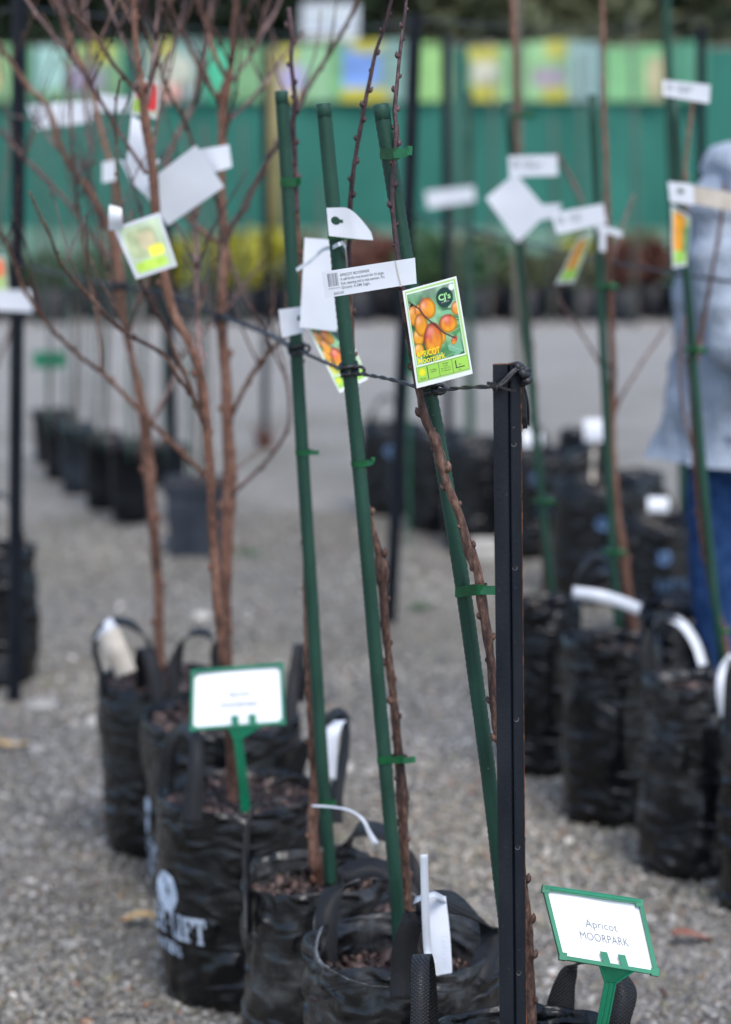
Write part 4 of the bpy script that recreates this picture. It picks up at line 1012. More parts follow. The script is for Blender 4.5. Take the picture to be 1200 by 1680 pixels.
# ------------------------------------------------------------------ front steel post with rope knot
PY = 2.95
def build_front_post():
    top = at(831.5, 597, PY); bot = at(842, 1680, PY)
    axis = (bot - top).normalized(); base = top + axis * (top.z / -axis.z)
    t = root('steel_post', base, 'tall dark steel picket in front with rust on its top edge and a knotted rope', 'post', 'dark posts of the tree lines')
    def sweep(name, quad, mat, z0=0.0, z1=None):
        # quad: outline points (x across, y depth) in metres, swept along the post
        vs = []
        e = base if z1 is None else top + axis * z1
        s = top + axis * z0
        for p in (s, e):
            for q in quad: vs.append(p + V((q[0], q[1], 0)))
        n = len(quad)
        fs = [(i, (i + 1) % n, n + (i + 1) % n, n + i) for i in range(n)] + [tuple(range(n))[::-1], tuple(range(n, 2 * n))]
        return mesh_obj(name, vs, fs, mat, t)
    # left broad flange, groove, right flange turned away, rear flange
    sweep('flange', [(-0.0174, -0.0085), (-0.0174, -0.0055), (-0.002, 0.0042), (0.0042, 0.004), (0.0026, 0.0010), (0.0012, -0.0008), (0.0006, -0.0034)], M['steel'])
    sweep('flange', [(0.0028, 0.0010), (0.0044, 0.004), (0.012, 0.0065), (0.0172, 0.0055), (0.0176, 0.0028), (0.0164, 0.0012), (0.0060, -0.0026), (0.0042, -0.0022)], M['steel'])
    sweep('flange', [(0.000, 0.0048), (0.004, 0.0050), (0.0172, 0.028), (0.0146, 0.0292)], M['steel'])
    # worn rusty edges
    mb = MB()
    for k, (x, y) in enumerate(((0.0175, 0.0020), (0.0170, 0.0052))):
        pts = [top + axis * (0.0 + 0.004 * i) + V((x + 0.0006 * mnoise.noise(V((i * .8, k, 0))), y, 0)) for i in range(22)]
        mb.tube(pts, [0.0007 + 0.0008 * max(0, mnoise.noise(V((i * .5, 7, k)))) for i in range(22)], 6)
    pts = [top + V((-0.0174 + 0.0348 * i / 20, -0.0080 + 0.0058 * min(1, i / 10.0) + 0.004 * max(0, i - 10) / 10, 0.0)) for i in range(21)]
    mb.tube(pts, [0.0009 + 0.001 * abs(mnoise.noise(V((i * .7, 1, 3)))) for i in range(21)], 6)
    mb.build('rust_edge', M['rust'], t)
    pts = [top + axis * (0.09 + 0.02 * i) + V((0.0175, 0.0024, 0)) for i in range(60)]
    mb = MB(); mb.tube(pts, 0.0005, 5); mb.build('worn_edge', M['rust'], t)
    # punched holes down the right flange
    for py in (699, 727, 930, 1178, 1388, 1594):
        zz = at(845, py, PY).z; tt = (top.z - zz) / -axis.z; p = top + axis * tt + V((.0078, -.0021, 0)); x = 1 if py != 699 else 0.45
        k = (py - 597) / 1083 * 2
        mb = MB()
        ring = [p + V((0.0026 * x * math.cos(a), -0.0003, 0.0036 * x * math.sin(a))) for a in [i * math.pi / 6 for i in range(12)]]
        mb.add(ring, [tuple(range(12))]); mb.build('punched_hole', M['hole'], t)
        mb = MB()
        pts = [p + V((0.0030 * x * math.cos(a), -0.0004, 0.0040 * x * math.sin(a))) for a in [math.pi * (1.05 + i / 8) for i in range(9)]]
        mb.tube(pts, 0.0005, 5); mb.build('hole_rim', M['steel_dot'], t)
    return top, axis, base
ptop, pax, pbase = build_front_post()

def twist(mb, pts, r, strands=2, pitch=0.02, step=0.003, sides=6):
    P = [V(tuple(q)) for q in catmull([tuple(p) for p in pts], step)]
    for s in range(strands):
        out = []; L = 0
        for i, p in enumerate(P):
            if i: L += (P[i] - P[i - 1]).length
            t = (P[min(i + 1, len(P) - 1)] - P[max(0, i - 1)]).normalized()
            n = t.cross(V((0, 1, .2))).normalized(); b = t.cross(n)
            a = 2 * math.pi * (L / pitch + s / strands)
            out.append(p + (n * math.cos(a) + b * math.sin(a)) * r * .55)
        mb.tube(out, r * .62, sides)
def ring_round(c, axis, r, z, n=16, tilt=0.0):
    axis = V(axis).normalized(); a = axis.cross(V((0, 1, 0))).normalized(); b = axis.cross(a)
    return [c + axis * z + (a * math.cos(t) + b * math.sin(t)) * r + axis * (math.sin(t) * tilt) for t in [2 * math.pi * i / n for i in range(n + 1)]]

def P_at(pts, py):
    # point on a polyline whose picture row is py
    best = None
    for p in pts:
        d = p - V((0, 0, CAM_Z)); v = d.z * cp + d.y * sp_; f = d.y * cp - d.z * sp_
        y = 840 - F * v / f
        if best is None or abs(y - py) < best[0]: best = (abs(y - py), p)
    return best[1]

def build_rope():
    t = root('support_rope', pbase + V((0, 0, 1.2)), 'thin black rope tying the front steel post to the stakes and trees on its left', 'rope')
    a0 = at(812, 638, PY - 0.012)
    sA = P_at(pA, 640); sB = P_at(pB, 612); sC = P_at(pC, 574)
    f = lambda p, dx=0, dy=-0.012, dz=0: p + V((dx, dy, dz))
    tD = at(366, 519, 4.82); tE = at(197, 468, 5.16); tP = at(31, 430, 6.43)
    mb = MB()
    twist(mb, [a0 + V((0.01, 0, 0.002)), at(770, 635, 3.02), f(sA, 0.004, -0.012)], 0.0026, 2, .09)
    twist(mb, [f(sA, 0.002), at(640, 622, 3.3), f(sB, 0.004)], 0.0026, 2, .09)
    twist(mb, [f(sB, 0.0), at(530, 592, 3.68), f(sC, 0.004)], 0.0030, 2, 0.05)
    twist(mb, [f(sC, 0), at(440, 548, 4.3), tD + V((0, -.014, 0))], 0.0042, 2, 0.06, 0.01)
    twist(mb, [tD + V((0, -.014, 0)), at(280, 485, 5.0), tE + V((0, -.014, 0))], 0.0042, 2, 0.06, 0.01)
    twist(mb, [tE + V((0, -.014, 0)), at(110, 452, 5.8), tP], 0.0036, 2, 0.06, 0.02)
    mb.build('rope_line', M['rope'], t, True)
    for (c, r, k) in ((sA, rA, 4), (sB, rB, 4), (sC, rC, 3)):
        mb = MB()
        ax = V((0.16, 0, -1))
        for i in range(k):
            mb.tube(ring_round(c, ax, r + 0.0025, (i - k / 2) * 0.0052, 18, 0.003 * (-1) ** i), 0.0028, 6, False)
        # knot
        q = c + V((r + .003, -r * .4, 0.002))
        for s in range(2):
            mb.tube([q + V((0.009 * math.cos(u), -0.002 + 0.003 * math.sin(2 * u + s), 0.006 * math.sin(u))) for u in [i * .5 + s for i in range(13)]], 0.0026, 6)
        mb.build('lashing', M['rope'], t, True)
    for (c, r, k) in ((tD, 0.013, 3), (tE, 0.014, 3)):
        mb = MB()
        for i in range(k): mb.tube(ring_round(c, V((0, 0, 1)), r + .002, (i - k / 2) * 0.006, 14, .003), 0.0035, 6, False)
        mb.build('lashing', M['rope'], t, True)
    # knot on the post: strands crossing the face, bulky knot behind the right edge, frayed tail
    mb = MB()
    for k_, dz in enumerate((0, 9)):
        q_ = [at(808, 637, PY - 0.013), at(818, 634 - dz * .2, PY - .0135), at(830, 626 - dz * .6, PY - .012), at(842, 612 - dz * .4, PY - .0085), at(850, 607 - dz * .3, PY - .005), at(861, 606 - dz * .2, PY - .002), at(868, 607, PY + .006)]
        mb.tube([V(tuple(q)) for q in catmull([tuple(p) for p in q_], .002)], 0.0029 - .0004 * k_, 8)
    mb.build('post_wrap', M['rope'], t, True)
    mb = MB()
    for (x_, y_, rx, rz, rot, rr, dy) in ((853, 601, 3.5, 3.0, .2, .0042, -.001), (862, 611, 5.0, 4.0, .7, .0052, -.004), (864, 622, 4.5, 4.5, 1.9, .0048, -.002), (858, 627, 3.0, 3.0, 2.6, .0042, .003)):
        pts = [at(x_ + rx * math.cos(u + rot), y_ - rz * math.sin(u + rot) * .8, PY + dy + .004 * math.sin(u * 1.5)) for u in [i * .4 for i in range(15)]]
        mb.tube(pts, [rr * (0.75 + 0.25 * math.sin(math.pi * i / 14)) for i in range(15)], 10)
    mb.build('knot', M['rope'], t, True)
    mb = MB(); rng = random.Random(4)
    for i in range(34):
        a = rng.uniform(-1, 1); b = rng.uniform(-1, 1)
        pts = [at(857 + a * 2, 630, PY + .008), at(861 + a * 4, 650, PY + .008 + b * .002), at(863 + a * 5.5, 670, PY + .008 + b * .003), at(862 + a * 5 + rng.uniform(-2, 2), 688, PY + .008 + b * .003), at(861 + a * 4 + rng.uniform(-4, 4), 694 + rng.uniform(-4, 10), PY + .008)]
        mb.tube([V(tuple(q)) for q in catmull([tuple(p) for p in pts], .004)], 0.0007 if i > 7 else 0.0016, 4)
    mb.build('frayed_tail', M['rope'], t, True)
    # nylon cable tie
    ct = root('cable_tie', at(812, 632, PY - .014), 'black nylon cable tie gripping the rope at the post edge', 'cable tie')
    mb = MB(); c = at(809, 632, PY - .016)
    mb.box(c + V((-0.0005, 0, 0.001)), (0.0085, 0.006, 0.0062)); mb.box(c + V((-0.0055, -.001, 0.0025)), (0.004, 0.003, 0.004)); mb.build('tie_head', M['zip'], ct)
    mb = MB(); mb.ribbon([at(812, 632, PY - .017), at(824, 636, PY - .0165), at(838, 640, PY - .016), at(847, 641, PY - .013)], V((0, 0, 1)), 0.0028, 0.0012)
    mb.tube(ring_round(at(815, 636, PY - .013), V((1, 0, -.3)), 0.0055, 0, 14), 0.0013, 5, False)
    mb.build('tie_strap', M['zip'], ct)
build_rope()
# wires of the rows behind
def wire(pts, r, label, mat='rope'):
    P = [V(tuple(q)) for q in catmull([tuple(p) for p in pts], .15)]
    mb = MB(); mb.tube(P, r, 6)
    tag(mb.build('support_wire', M[mat], None, True), label, 'wire')
wire([at(676, 352, 7.4), at(860, 398, 6.3), at(1010, 432, 5.7), at(1130, 452, 5.3), at(1260, 470, 5.0)], 0.0035, 'thin rope linking the trees of the right row past the hooded person')
wire([at(0, 22, 6.8), at(33, 14, 6.45), at(200, 30, 7.2), at(430, 58, 9.0), at(680, 38, 7.5)], 0.0028, 'thin wire sagging along the top left from the tall dark post')
wire([at(680, 30, 7.5), at(850, 45, 9.0), at(1150, 52, 9.0), at(1290, 10, 9.0)], 0.003, 'thin wire along the top right over the banners')
wire([at(600, 96, 11), at(760, 70, 9.9), at(1150, 30, 9.0)], 0.003, 'second thin wire crossing the top right just below the first')

# ------------------------------------------------------------------ green plastic ties
def tie(pts_s, rs, pts_t, py, lab, flag=(0.018, 0.004), w=0.010, rt=0.006, drop=0.0, dirx=1):
    a = P_at(pts_s, py); b = P_at(pts_t, py + drop) if pts_t else a + V((rs + rt, 0, 0))
    t = V((0, 0, 1))
    d = (b - a); d.z = 0
    L = d.length; d = d.normalized() if L > 1e-4 else V((1, 0, 0)); n = V((-d.y, d.x, 0))
    mb = MB(); pts = []
    R1 = rs * 1.18; R2 = rt * 1.2
    for i in range(13):
        th = math.pi / 2 + math.pi * i / 12
        pts.append(a + (d * math.cos(th) + n * math.sin(th)) * R1 + V((0, 0, 0)))
    for i in range(13):
        th = -math.pi / 2 + math.pi * i / 12
        q = b + (d * math.cos(th) + n * math.sin(th)) * R2
        pts.append(q)
    pts.append(pts[0].copy())
    mb.ribbon(pts, V((0, 0, 1)), w, 0.0007)
    e = b + V((R2 * .6 * dirx, -R2 * .9, 0))
    fl = [e + V((-0.006 * dirx, -.0005, 0)), e + V((flag[0] * .45 * dirx, -0.003, flag[1] * .3)), e + V((flag[0] * .75 * dirx, -0.004, flag[1] * 1.2)), e + V((flag[0] * dirx, -0.002, flag[1]))]
    mb.ribbon([V(tuple(q)) for q in catmull([tuple(p) for p in fl], .003)], V((0, .25, 1)), w * .85, 0.0007)
    o = mb.build('plant_tie', M['tie'], None, False)
    tag(o, lab, 'plant tie', 'green plastic ties round stake and trunk')
# sampled trunk polylines for the ties
def poly(tr, Y): return [V(tuple(q)) for q in catmull([tuple(at(x, y, Y)) for x, y in tr], .006)]
trA = poly([(814, 1180), (801, 1045), (790, 975), (781, 925), (757, 852), (726, 768), (697, 680), (670, 545), (648, 385), (650, 240), (650, 180)], 3.125)
trB = poly([(664, 1420), (661, 1330), (657, 1260), (643, 1120), (627, 965), (606, 845), (596, 780), (583, 650), (575, 490), (574, 380), (582, 270)], 3.53)
trC = poly([(513, 1350), (512, 1300), (506, 1110), (502, 930), (499, 820), (497, 740), (492, 520), (487, 345), (484, 280), (484, 200)], 3.9)
tie(pA, rA, trA, 250, 'top green tie on the leaning stake above the price strip', (0.018, 0.004), w=0.014, rt=.004)
tie(pA, rA, trA, 969, 'lower green tie on the leaning stake beside the steel post', (0.022, 0.0), w=0.014, rt=.0075)
tie(pB, rB, trB, 388, 'green tie under the curled white strip on the middle stake', (0.014, 0.003), w=0.012, rt=.005)
tie(pB, rB, None, 760, 'small green tie halfway up the middle stake', (0.008, 0.006), w=0.009, rt=.003)
tie(pB, rB, trB, 1245, 'lowest green tie on the middle stake near its bag', (0.018, 0.002), w=0.011, rt=.008)
tie(pC, rC, trC, 297, 'dull green tie near the top of the left stake', (0.006, 0.0), w=0.014, rt=.005)
tie(pC, rC, None, 741, 'green tie halfway up the left stake', (0.012, 0.0), w=0.009, rt=.003)
tie(pC, rC, None, 1317, 'green tie at the foot of the left stake', (0.002, 0.0), w=0.012, rt=.004)
for (x, y, Y, l) in ((985, 470, 5.53, 'green tie on the right row tree near the wire'), (1128, 574, 5.2, 'small green tie on the tree before the hooded person'), (884, 822, 5.93, 'green tie low on the stake right of the steel post'), (1192, 1036, 5.15, 'green tie low on the tree at the right edge'), (998, 905, 5.5, 'dull green tie on the stake in front of the printed bags'), (849, 190, 5.9, 'small green tie on the trunk above the white strip')):
    c = at(x, y, Y); mb = MB(); mb.tube(ring_round(c, V((0, 0, 1)), 0.014, 0, 14, .002), 0.004, 6, False)
    mb.ribbon([c + V((.01, -.014, 0)), c + V((.025, -.018, .003)), c + V((.04, -.016, -.003))], V((0, 0, 1)), .014, .0012)
    tag(mb.build('plant_tie', M['tie'], None, True), l, 'plant tie', 'green plastic ties round stake and trunk')

# ------------------------------------------------------------------ printed cards
def smooth(a, b, x): 
    t = np.clip((x - a) / (b - a), 0, 1); return t * t * (3 - 2 * t)
def vnoise(u, v, k, seed):
    rng = np.random.default_rng(seed); n = int(k) + 3
    g = rng.uniform(0, 1, (n, n, 3)); x = u * k; y = v * k
    xi = np.clip(x.astype(int), 0, n - 2); yi = np.clip(y.astype(int), 0, n - 2); fx = (x - xi)[..., None]; fy = (y - yi)[..., None]
    fx = fx * fx * (3 - 2 * fx); fy = fy * fy * (3 - 2 * fy)
    return (g[yi, xi] * (1 - fx) + g[yi, xi + 1] * fx) * (1 - fy) + (g[yi + 1, xi] * (1 - fx) + g[yi + 1, xi + 1] * fx) * fy
def apricot_print(nu=100, nv=150):
    v, u = np.mgrid[0:nv + 1, 0:nu + 1]; u = u / nu; v = v / nv
    C = np.ones((nv + 1, nu + 1, 3)) * np.array((0.80, 0.84, 0.82))
    def put(mask, col):
        nonlocal C
        m = np.clip(mask, 0, 1)[..., None]; C = C * (1 - m) + np.array(col) * m
    lime = np.array((0.36, 0.68, 0.14))
    put(((u > .03) & (u < .975) & (v > .015) & (v < .955)).astype(float), (0.42, 0.66, 0.25))
    inner = (u > .065) & (u < .925) & (v > .05) & (v < .775)
    put(((u > .05) & (u < .94) & (v > .038) & (v < .787)).astype(float), (0.82, 0.88, 0.8))
    n1 = vnoise(u, v, 7, 1); n2 = vnoise(u, v, 16, 2)
    g = (0.6 * n1 + 0.4 * n2)
    gg = np.clip((g[..., 0] - .25) * 1.7, 0, 1); green = np.stack([0.015 + 0.36 * gg ** 2, 0.10 + 0.52 * gg ** 1.3, 0.03 + 0.34 * gg ** 1.8], -1)
    sky_ = smooth(.0, .45, .35 - v + (u - .5) * .2)[..., None]
    green = green * (1 - .35 * sky_) + np.array((.7, .82, .74)) * .35 * sky_
    mm = inner[..., None]; C = np.where(mm, green, C)
    def leaf(cx, cy, a, b, rot, col):
        x = (u - cx) * math.cos(rot) + (v - cy) * 1.5 * math.sin(rot); y = -(u - cx) * math.sin(rot) + (v - cy) * 1.5 * math.cos(rot)
        d = (x / a) ** 2 + (np.abs(y) / (b * np.clip(1.02 - (x / a) ** 2, .02, 2))) ** 1.3
        put((1 - smooth(.8, 1.05, d)) * inner * .92, col)
        put((np.abs(y) < .004) * (np.abs(x) < a * .8) * inner * .6, (.45, .7, .45))
    leaf(.80, .40, .20, .06, .25, (.05, .22, .06)); leaf(.70, .33, .2, .045, .0, (.22, .5, .28)); leaf(.84, .52, .16, .07, -.3, (.08, .28, .09))
    leaf(.78, .70, .16, .16, .5, (.20, .48, .30)); leaf(.62, .76, .16, .10, -.2, (.08, .26, .10)); leaf(.86, .26, .12, .05, -.4, (.3, .55, .35))
    def fruit(cx, cy, a, b, ang=0.0, red=.5):
        x = (u - cx); y = (v - cy) * 1.5
        xr = x * math.cos(ang) + y * math.sin(ang); yr = -x * math.sin(ang) + y * math.cos(ang)
        d = np.sqrt((xr / a) ** 2 + (yr / b) ** 2)
        m = (1 - smooth(.94, 1.04, d)) * inner
        sp = n2[..., 1]
        k = np.clip(.5 - .8 * xr / a * .4 - .55 * yr / b + (sp - .5) * .7, 0, 1)[..., None]
        col = np.array((.88, .38, .02)) * (1 - k) + np.array((.60, .035, .03)) * k * red + np.array((.9, .5, .06)) * k * (1 - red)
        hl = np.exp(-(((xr + .3 * a) / (.4 * a)) ** 2 + ((yr + .45 * b) / (.35 * b)) ** 2))[..., None]
        col = col + hl * np.array((.25, .25, .22)) * .8
        edge = smooth(.6, 1.0, d)[..., None]; col = col * (1 - .55 * edge)
        nonlocal C
        C = C * (1 - m[..., None]) + col * m[..., None]
    fruit(.13, .27, .11, .16, 0, .5); fruit(.24, .24, .08, .10, 0, .6); fruit(.40, .235, .145, .17, -.4, .75)
    fruit(.93, .31, .12, .11, 0, .6); fruit(.72, .44, .165, .14, .3, .9); fruit(.55, .55, .1, .12, 0, .6)
    fruit(.16, .50, .1, .13, 0, .3); fruit(.14, .63, .09, .11, 0, .2); fruit(.24, .385, .12, .18, 0, .6); fruit(.42, .55, .17, .25, .1, .95)
    fruit(.78, .62, .05, .07, .6, 1)
    # twig
    tw = [(.09, .13), (.25, .22), (.33, .31), (.48, .42), (.62, .52), (.8, .6)]
    for (a, b) in zip(tw, tw[1:]):
        ax, ay = a; bx, by = b; L2 = (bx - ax) ** 2 + ((by - ay) * 1.5) ** 2
        t = np.clip(((u - ax) * (bx - ax) + (v - ay) * 1.5 * (by - ay) * 1.5) / L2, 0, 1)
        d = np.hypot(u - ax - t * (bx - ax), (v - ay - t * (by - ay)) * 1.5)
        put((1 - smooth(.008, .016, d)) * inner, (.07, .035, .03))
    # maker's disc
    d = np.hypot(u - .73, (v - .175) * 1.5); put(1 - smooth(.145, .16, d), (.01, .045, .04))
    d = np.hypot(u - .88, (v - .09) * 1.5); put((1 - smooth(.04, .06, d)) * inner, (.78, .85, .84))
    # lower panel
    pan = (u > .045) & (u < .955) & (v > .80) & (v < .935)
    put(((u > .03) & (u < .97) & (v > .795) & (v < .942)).astype(float), (.2, .32, .08)); put(pan.astype(float), (.36, .68, .1))
    for x in (.235, .44, .68): put(((np.abs(u - x) < .006) & pan).astype(float), (.1, .2, .05))
    d = np.hypot(u - .14, (v - .855) * 1.5); a = np.arctan2((v - .855) * 1.5, u - .14)
    put((1 - smooth(.05, .06, d - .012 * np.sin(9 * a))), (.85, .8, .03))
    return C
AP = apricot_print()
def print_on(patch, C, parent, u0=0.0, v0=0.0, u1=1.0, v1=1.0, off=0.0006, name='printed_picture'):
    nv, nu = C.shape[0] - 1, C.shape[1] - 1
    vs = [patch.P(u0 + (u1 - u0) * i / nu, v0 + (v1 - v0) * j / nv, off) for j in range(nv + 1) for i in range(nu + 1)]
    fs = [(j * (nu + 1) + i, j * (nu + 1) + i + 1, (j + 1) * (nu + 1) + i + 1, (j + 1) * (nu + 1) + i) for j in range(nv) for i in range(nu)]
    return mesh_obj(name, vs, fs, M['print'], parent, True, cols=C.reshape(-1, 3))

def apricot_card(c, label, full=True, bow=lambda u, v: 0.0, C=AP):
    pt = Patch(*c, bow=bow)
    t = root('plant_label', pt.P(.5, 0), label, 'plant label', 'apricot picture labels')
    pt.card('card', M['paper'], t)
    print_on(pt, C, t)
    pt.text('printed_title', 'APRICOT', .085, .705, .0078 * pt.H / .127, M['yellowink'], t, bold=0.02, wmax=pt.W * .42)
    pt.text('printed_title', 'Moorpark', .085, .768, .0078 * pt.H / .127, M['yellowink'], t, bold=0.02, wmax=pt.W * .5)
    if full:
        pt.text('printed_emblem', "CJ's", .73, .195, .0075, M['greenink'], t, 'C', off=.0009, bold=0.035)
        pt.text('printed_emblem', "plant farm", .73, .225, .0018, M['paper'], t, 'C', off=.0009)
        pt.text('printed_note', 'Full Sun', .14, .925, .0017, M['darkink'], t, 'C', off=.0009)
        for k, s in enumerate(('Fruiting', 'nursery')): pt.text('printed_note', s, .337, .86 + .02 * k, .0017, M['darkink'], t, 'C', off=.0009)
        for k, s in enumerate(('Heritage', 'variety.', 'Eat fresh, dry', 'or make jam')): pt.text('printed_note', s, .56, .828 + .024 * k, .0016, M['darkink'], t, 'C', off=.0009, wmax=pt.W * .2)
        pt.rects('printed_arrows', [(.735, .822, .752, .9), (.735, .893, .89, .902)], M['darkink'], t, .0009)
        pt.text('printed_note', '4m', .81, .875, .0018, M['darkink'], t, 'C', off=.0009)
        pt.text('printed_note', '4m', .80, .928, .0018, M['darkink'], t, 'C', off=.0009)
        # punched corner hole
        p = Patch(pt.P(.10, .155, .0009), pt.P(.15, .150, .0009), pt.P(.15, .175, .0009), pt.P(.10, .18, .0009)); p.card('punched_hole', M['hole'], t, 2, 2, .0002)
    return t, pt
YC = 3.085
apricot_card([at(661, 477, YC + .01), at(749, 453, YC), at(776, 613, YC), at(684, 637, YC + .01)], 'sharp Moorpark apricot picture label hanging by the leaning stake', bow=lambda u, v: 0.0012 * math.sin(math.pi * u))
apricot_card([at(497, 522, 3.80), at(568, 536, 3.80), at(604, 622, 3.78), at(558, 645, 3.78)], 'tilted apricot label half hidden behind the middle stake', full=False)

# price strip on tree A
pt = Patch(at(528, 446, 3.10), at(681, 423, 3.09), at(684, 465, 3.09), at(534, 489, 3.10), bow=lambda u, v: 0.0008 * math.sin(6 * u) - 0.003 * max(0, u - .8) * 5 * (.5 - v))
t = root('price_tag', pt.P(.8, .5), 'white price strip with barcode reading APRICOT MOORPARK, wrapped round the twig', 'price tag', 'white nursery price strips')
pt.card('strip', M['paper'], t, 30, 6)
rng = random.Random(5); x = .055; bars = []
while x < .17:
    w = rng.choice([.0016, .0022, .0035]); bars.append((x, .10 + (x - .055) * .1, x + w, .60)); x += w + rng.choice([.0032, .0042, .006])
pt.rects('barcode', bars, M['darkink'], t)
pt.text('printed_line', '9418981103309', .05, .70, .0016, M['ink'], t)
pt.text('printed_line', '$60.00', .10, .93, .0034, M['ink'], t, bold=0.0)
for k, s in enumerate(('APRICOT MOORPARK', 'A self fertile tree known for it\'s large,', 'fruit, ripening mid to late summer. Fru', 'Grows 4-5M high.')):
    pt.text('printed_line', s, .19, .27 + .16 * k, .0036, M['ink'], t, wmax=pt.W * (.47 if k in (1, 2) else .32), bold=.012)
mb = MB(); q = pt.P(.80, -.02); mb.ribbon([pt.P(.79, 0, .001), pt.P(.81, .5, .0016), pt.P(.83, 1.03, .001)], V((1, 0, 0)), .0012, .0004); mb.build('fold_crease', M['cream'], t)

# blank card and strip on tree C, tie string
def blank(name, corners, label, cat, mat='paper', bow=lambda u, v: 0.0, group=None, nu=12, nv=8, hole=None, edge=None, lines=None):
    p = Patch(*corners, bow=bow)
    t = root(name, p.P(.5, .0), label, cat, group)
    p.card('card', M[mat], t, nu, nv, edge=edge)
    if lines:
        rr = []; rg = random.Random(int(corners[0].x * 1000))
        x_ = .08
        while x_ < .22: rr.append((x_, .2, x_ + .012, .62)); x_ += .028
        rr += [(.3, .24 + .16 * k_, .3 + rg.uniform(.2, .42), .24 + .16 * k_ + .05) for k_ in range(lines)]
        p.rects('printed_lines', rr, M['ink'], t, .0009)
    if hole:
        hu, hv, hr = hole
        vs = [p.P(hu + hr * math.cos(a) / p.W, hv + hr * math.sin(a) / p.H, .0005) for a in [i * math.pi / 10 for i in range(20)]]
        mesh_obj('punched_hole', vs, [tuple(range(20))], M['stake'], t)
        p.rects('punched_slot', [(hu, hv - hr * .3 / p.H, hu + hr * 1.6 / p.W, hv + hr * .5 / p.H)], M['stake'], t, .0006)
    return t, p
blank('blank_label', [at(500, 390, 3.79), at(556, 394, 3.79), at(553, 544, 3.78), at(492, 537, 3.78)], 'plain white label hanging between the left and middle stakes', 'blank label', group='plain white labels')
mb = MB(); mb.ribbon([V(tuple(q)) for q in catmull([tuple(at(x, y, Y)) for x, y, Y in ((487, 443, 3.76), (510, 428, 3.74), (530, 410, 3.7), (548, 405, 3.48), (562, 398, 3.475), (567, 405, 3.48), (570, 440, 3.52))], .005)], V((0, .2, 1)), .006, .001)
tag(mb.build('tag_loop', M['paper'], None), 'thin white plastic loop strung across to the middle stake', 'tag loop')
blank('price_tag', [at(457, 508, 3.82), at(502, 502, 3.81), at(500, 545, 3.81), at(463, 554, 3.82)], 'short white strip with a punched hole on the left stake', 'price tag', group='white nursery price strips', hole=(.80, .42, .005))
def curl(u, v): return 0.0 if u < .55 else -((u - .55) / .45) ** 2 * .02
blank('price_tag', [at(536, 341, 3.46), at(596, 339, 3.46), at(612, 392, 3.47), at(540, 387, 3.46)], 'white strip with a keyhole slot curling round the twig of the middle stake', 'price tag', bow=curl, edge=lambda u, v: (u, (max(0, (u - .42) / .58) ** 2.3 * .8) * (1 - v) + v * (1 + .06 * u)), nu=24, group='white nursery price strips', hole=(.20, .45, .0066))

# left tree tags
blank('blank_label', [at(229, 308, 4.43), at(322, 238, 4.43), at(368, 306, 4.44), at(276, 370, 4.445)], 'large blank grey card tilted in the branching tree', 'blank label', group='plain white labels')
blank('price_tag', [at(322, 246, 4.5), at(376, 237, 4.5), at(381, 274, 4.5), at(348, 284, 4.5)], 'white strip end behind the large blank card', 'price tag', bow=lambda u, v: .004 * math.sin(4 * u), group='white nursery price strips')
blank('price_tag', [at(216, 190, 4.4), at(250, 210, 4.4), at(244, 268, 4.38), at(208, 262, 4.38)], 'upright white strip above the large blank card', 'price tag', group='white nursery price strips', bow=lambda u, v: .006 * math.sin(3 * v))
blank('price_tag', [at(196, 262, 4.38), at(262, 262, 4.38), at(236, 318, 4.36), at(216, 300, 4.38)], 'crumpled white tag piece beside the upright strip', 'price tag', group='white nursery price strips', bow=lambda u, v: .008 * math.sin(5 * u + 2 * v))
blank('price_tag', [at(180, 336, 4.1), at(200, 342, 4.1), at(203, 376, 4.1), at(178, 378, 4.1)], 'small white clip above the green and yellow label', 'tag clip', bow=lambda u, v: .006 * math.sin(4 * v))
def banner_print(seed, bgc, spots, nu=40, nv=40):
    v, u = np.mgrid[0:nv + 1, 0:nu + 1]; u = u / nu; v = v / nv
    C = np.ones((nv + 1, nu + 1, 3)) * np.array(bgc); n = vnoise(u, v, 6, seed)[..., :1]
    bgc_m = float(np.mean(bgc)); C = (C * .8 + .2 * bgc_m) * (0.85 + .3 * n)
    for (cx, cy, a, b, col) in spots:
        d = ((u - cx) / a) ** 4 + ((v - cy) / b) ** 4; m = (1 - smooth(.8, 1.2, d))[..., None]
        C = C * (1 - m) + np.array(col) * (0.8 + .4 * n) * m
    return C
lab2 = [at(186, 374, 4.12), at(262, 348, 4.12), at(291, 436, 4.12), at(224, 458, 4.12)]
p = Patch(*lab2); t = root('plant_label', p.P(.5, 0), 'pale green and yellow label below the large blank card', 'plant label', 'apricot picture labels')
p.card('card', M['paper'], t); print_on(p, banner_print(3, (.52, .66, .42), [(.45, .40, .38, .30, (.45, .52, .3)), (.55, .38, .2, .18, (.62, .55, .35)), (.7, .62, .2, .12, (.85, .8, .1)), (.45, .86, .42, .11, (.5, .75, .1))]), t, .08, .06, .94, .95)
lab3 = [at(222, 128, 4.42), at(262, 132, 4.42), at(262, 196, 4.42), at(214, 188, 4.42)]
p = Patch(*lab3); t = root('plant_label', p.P(.5, 0), 'small red and green picture label high in the branching tree', 'plant label', 'apricot picture labels')
p.card('card', M['paper'], t); print_on(p, banner_print(5, (.55, .6, .45), [(.75, .45, .2, .4, (.75, .05, .06)), (.3, .3, .25, .25, (.65, .12, .15)), (.25, .75, .25, .2, (.4, .6, .1))]), t, .05, .05, .95, .95)
blank('price_tag', [at(44, 172, 6.2), at(150, 165, 6.2), at(148, 200, 6.2), at(60, 212, 6.2)], 'blurred white strip near the tall left post', 'price tag', bow=lambda u, v: .01 * math.sin(5 * u), group='white nursery price strips')
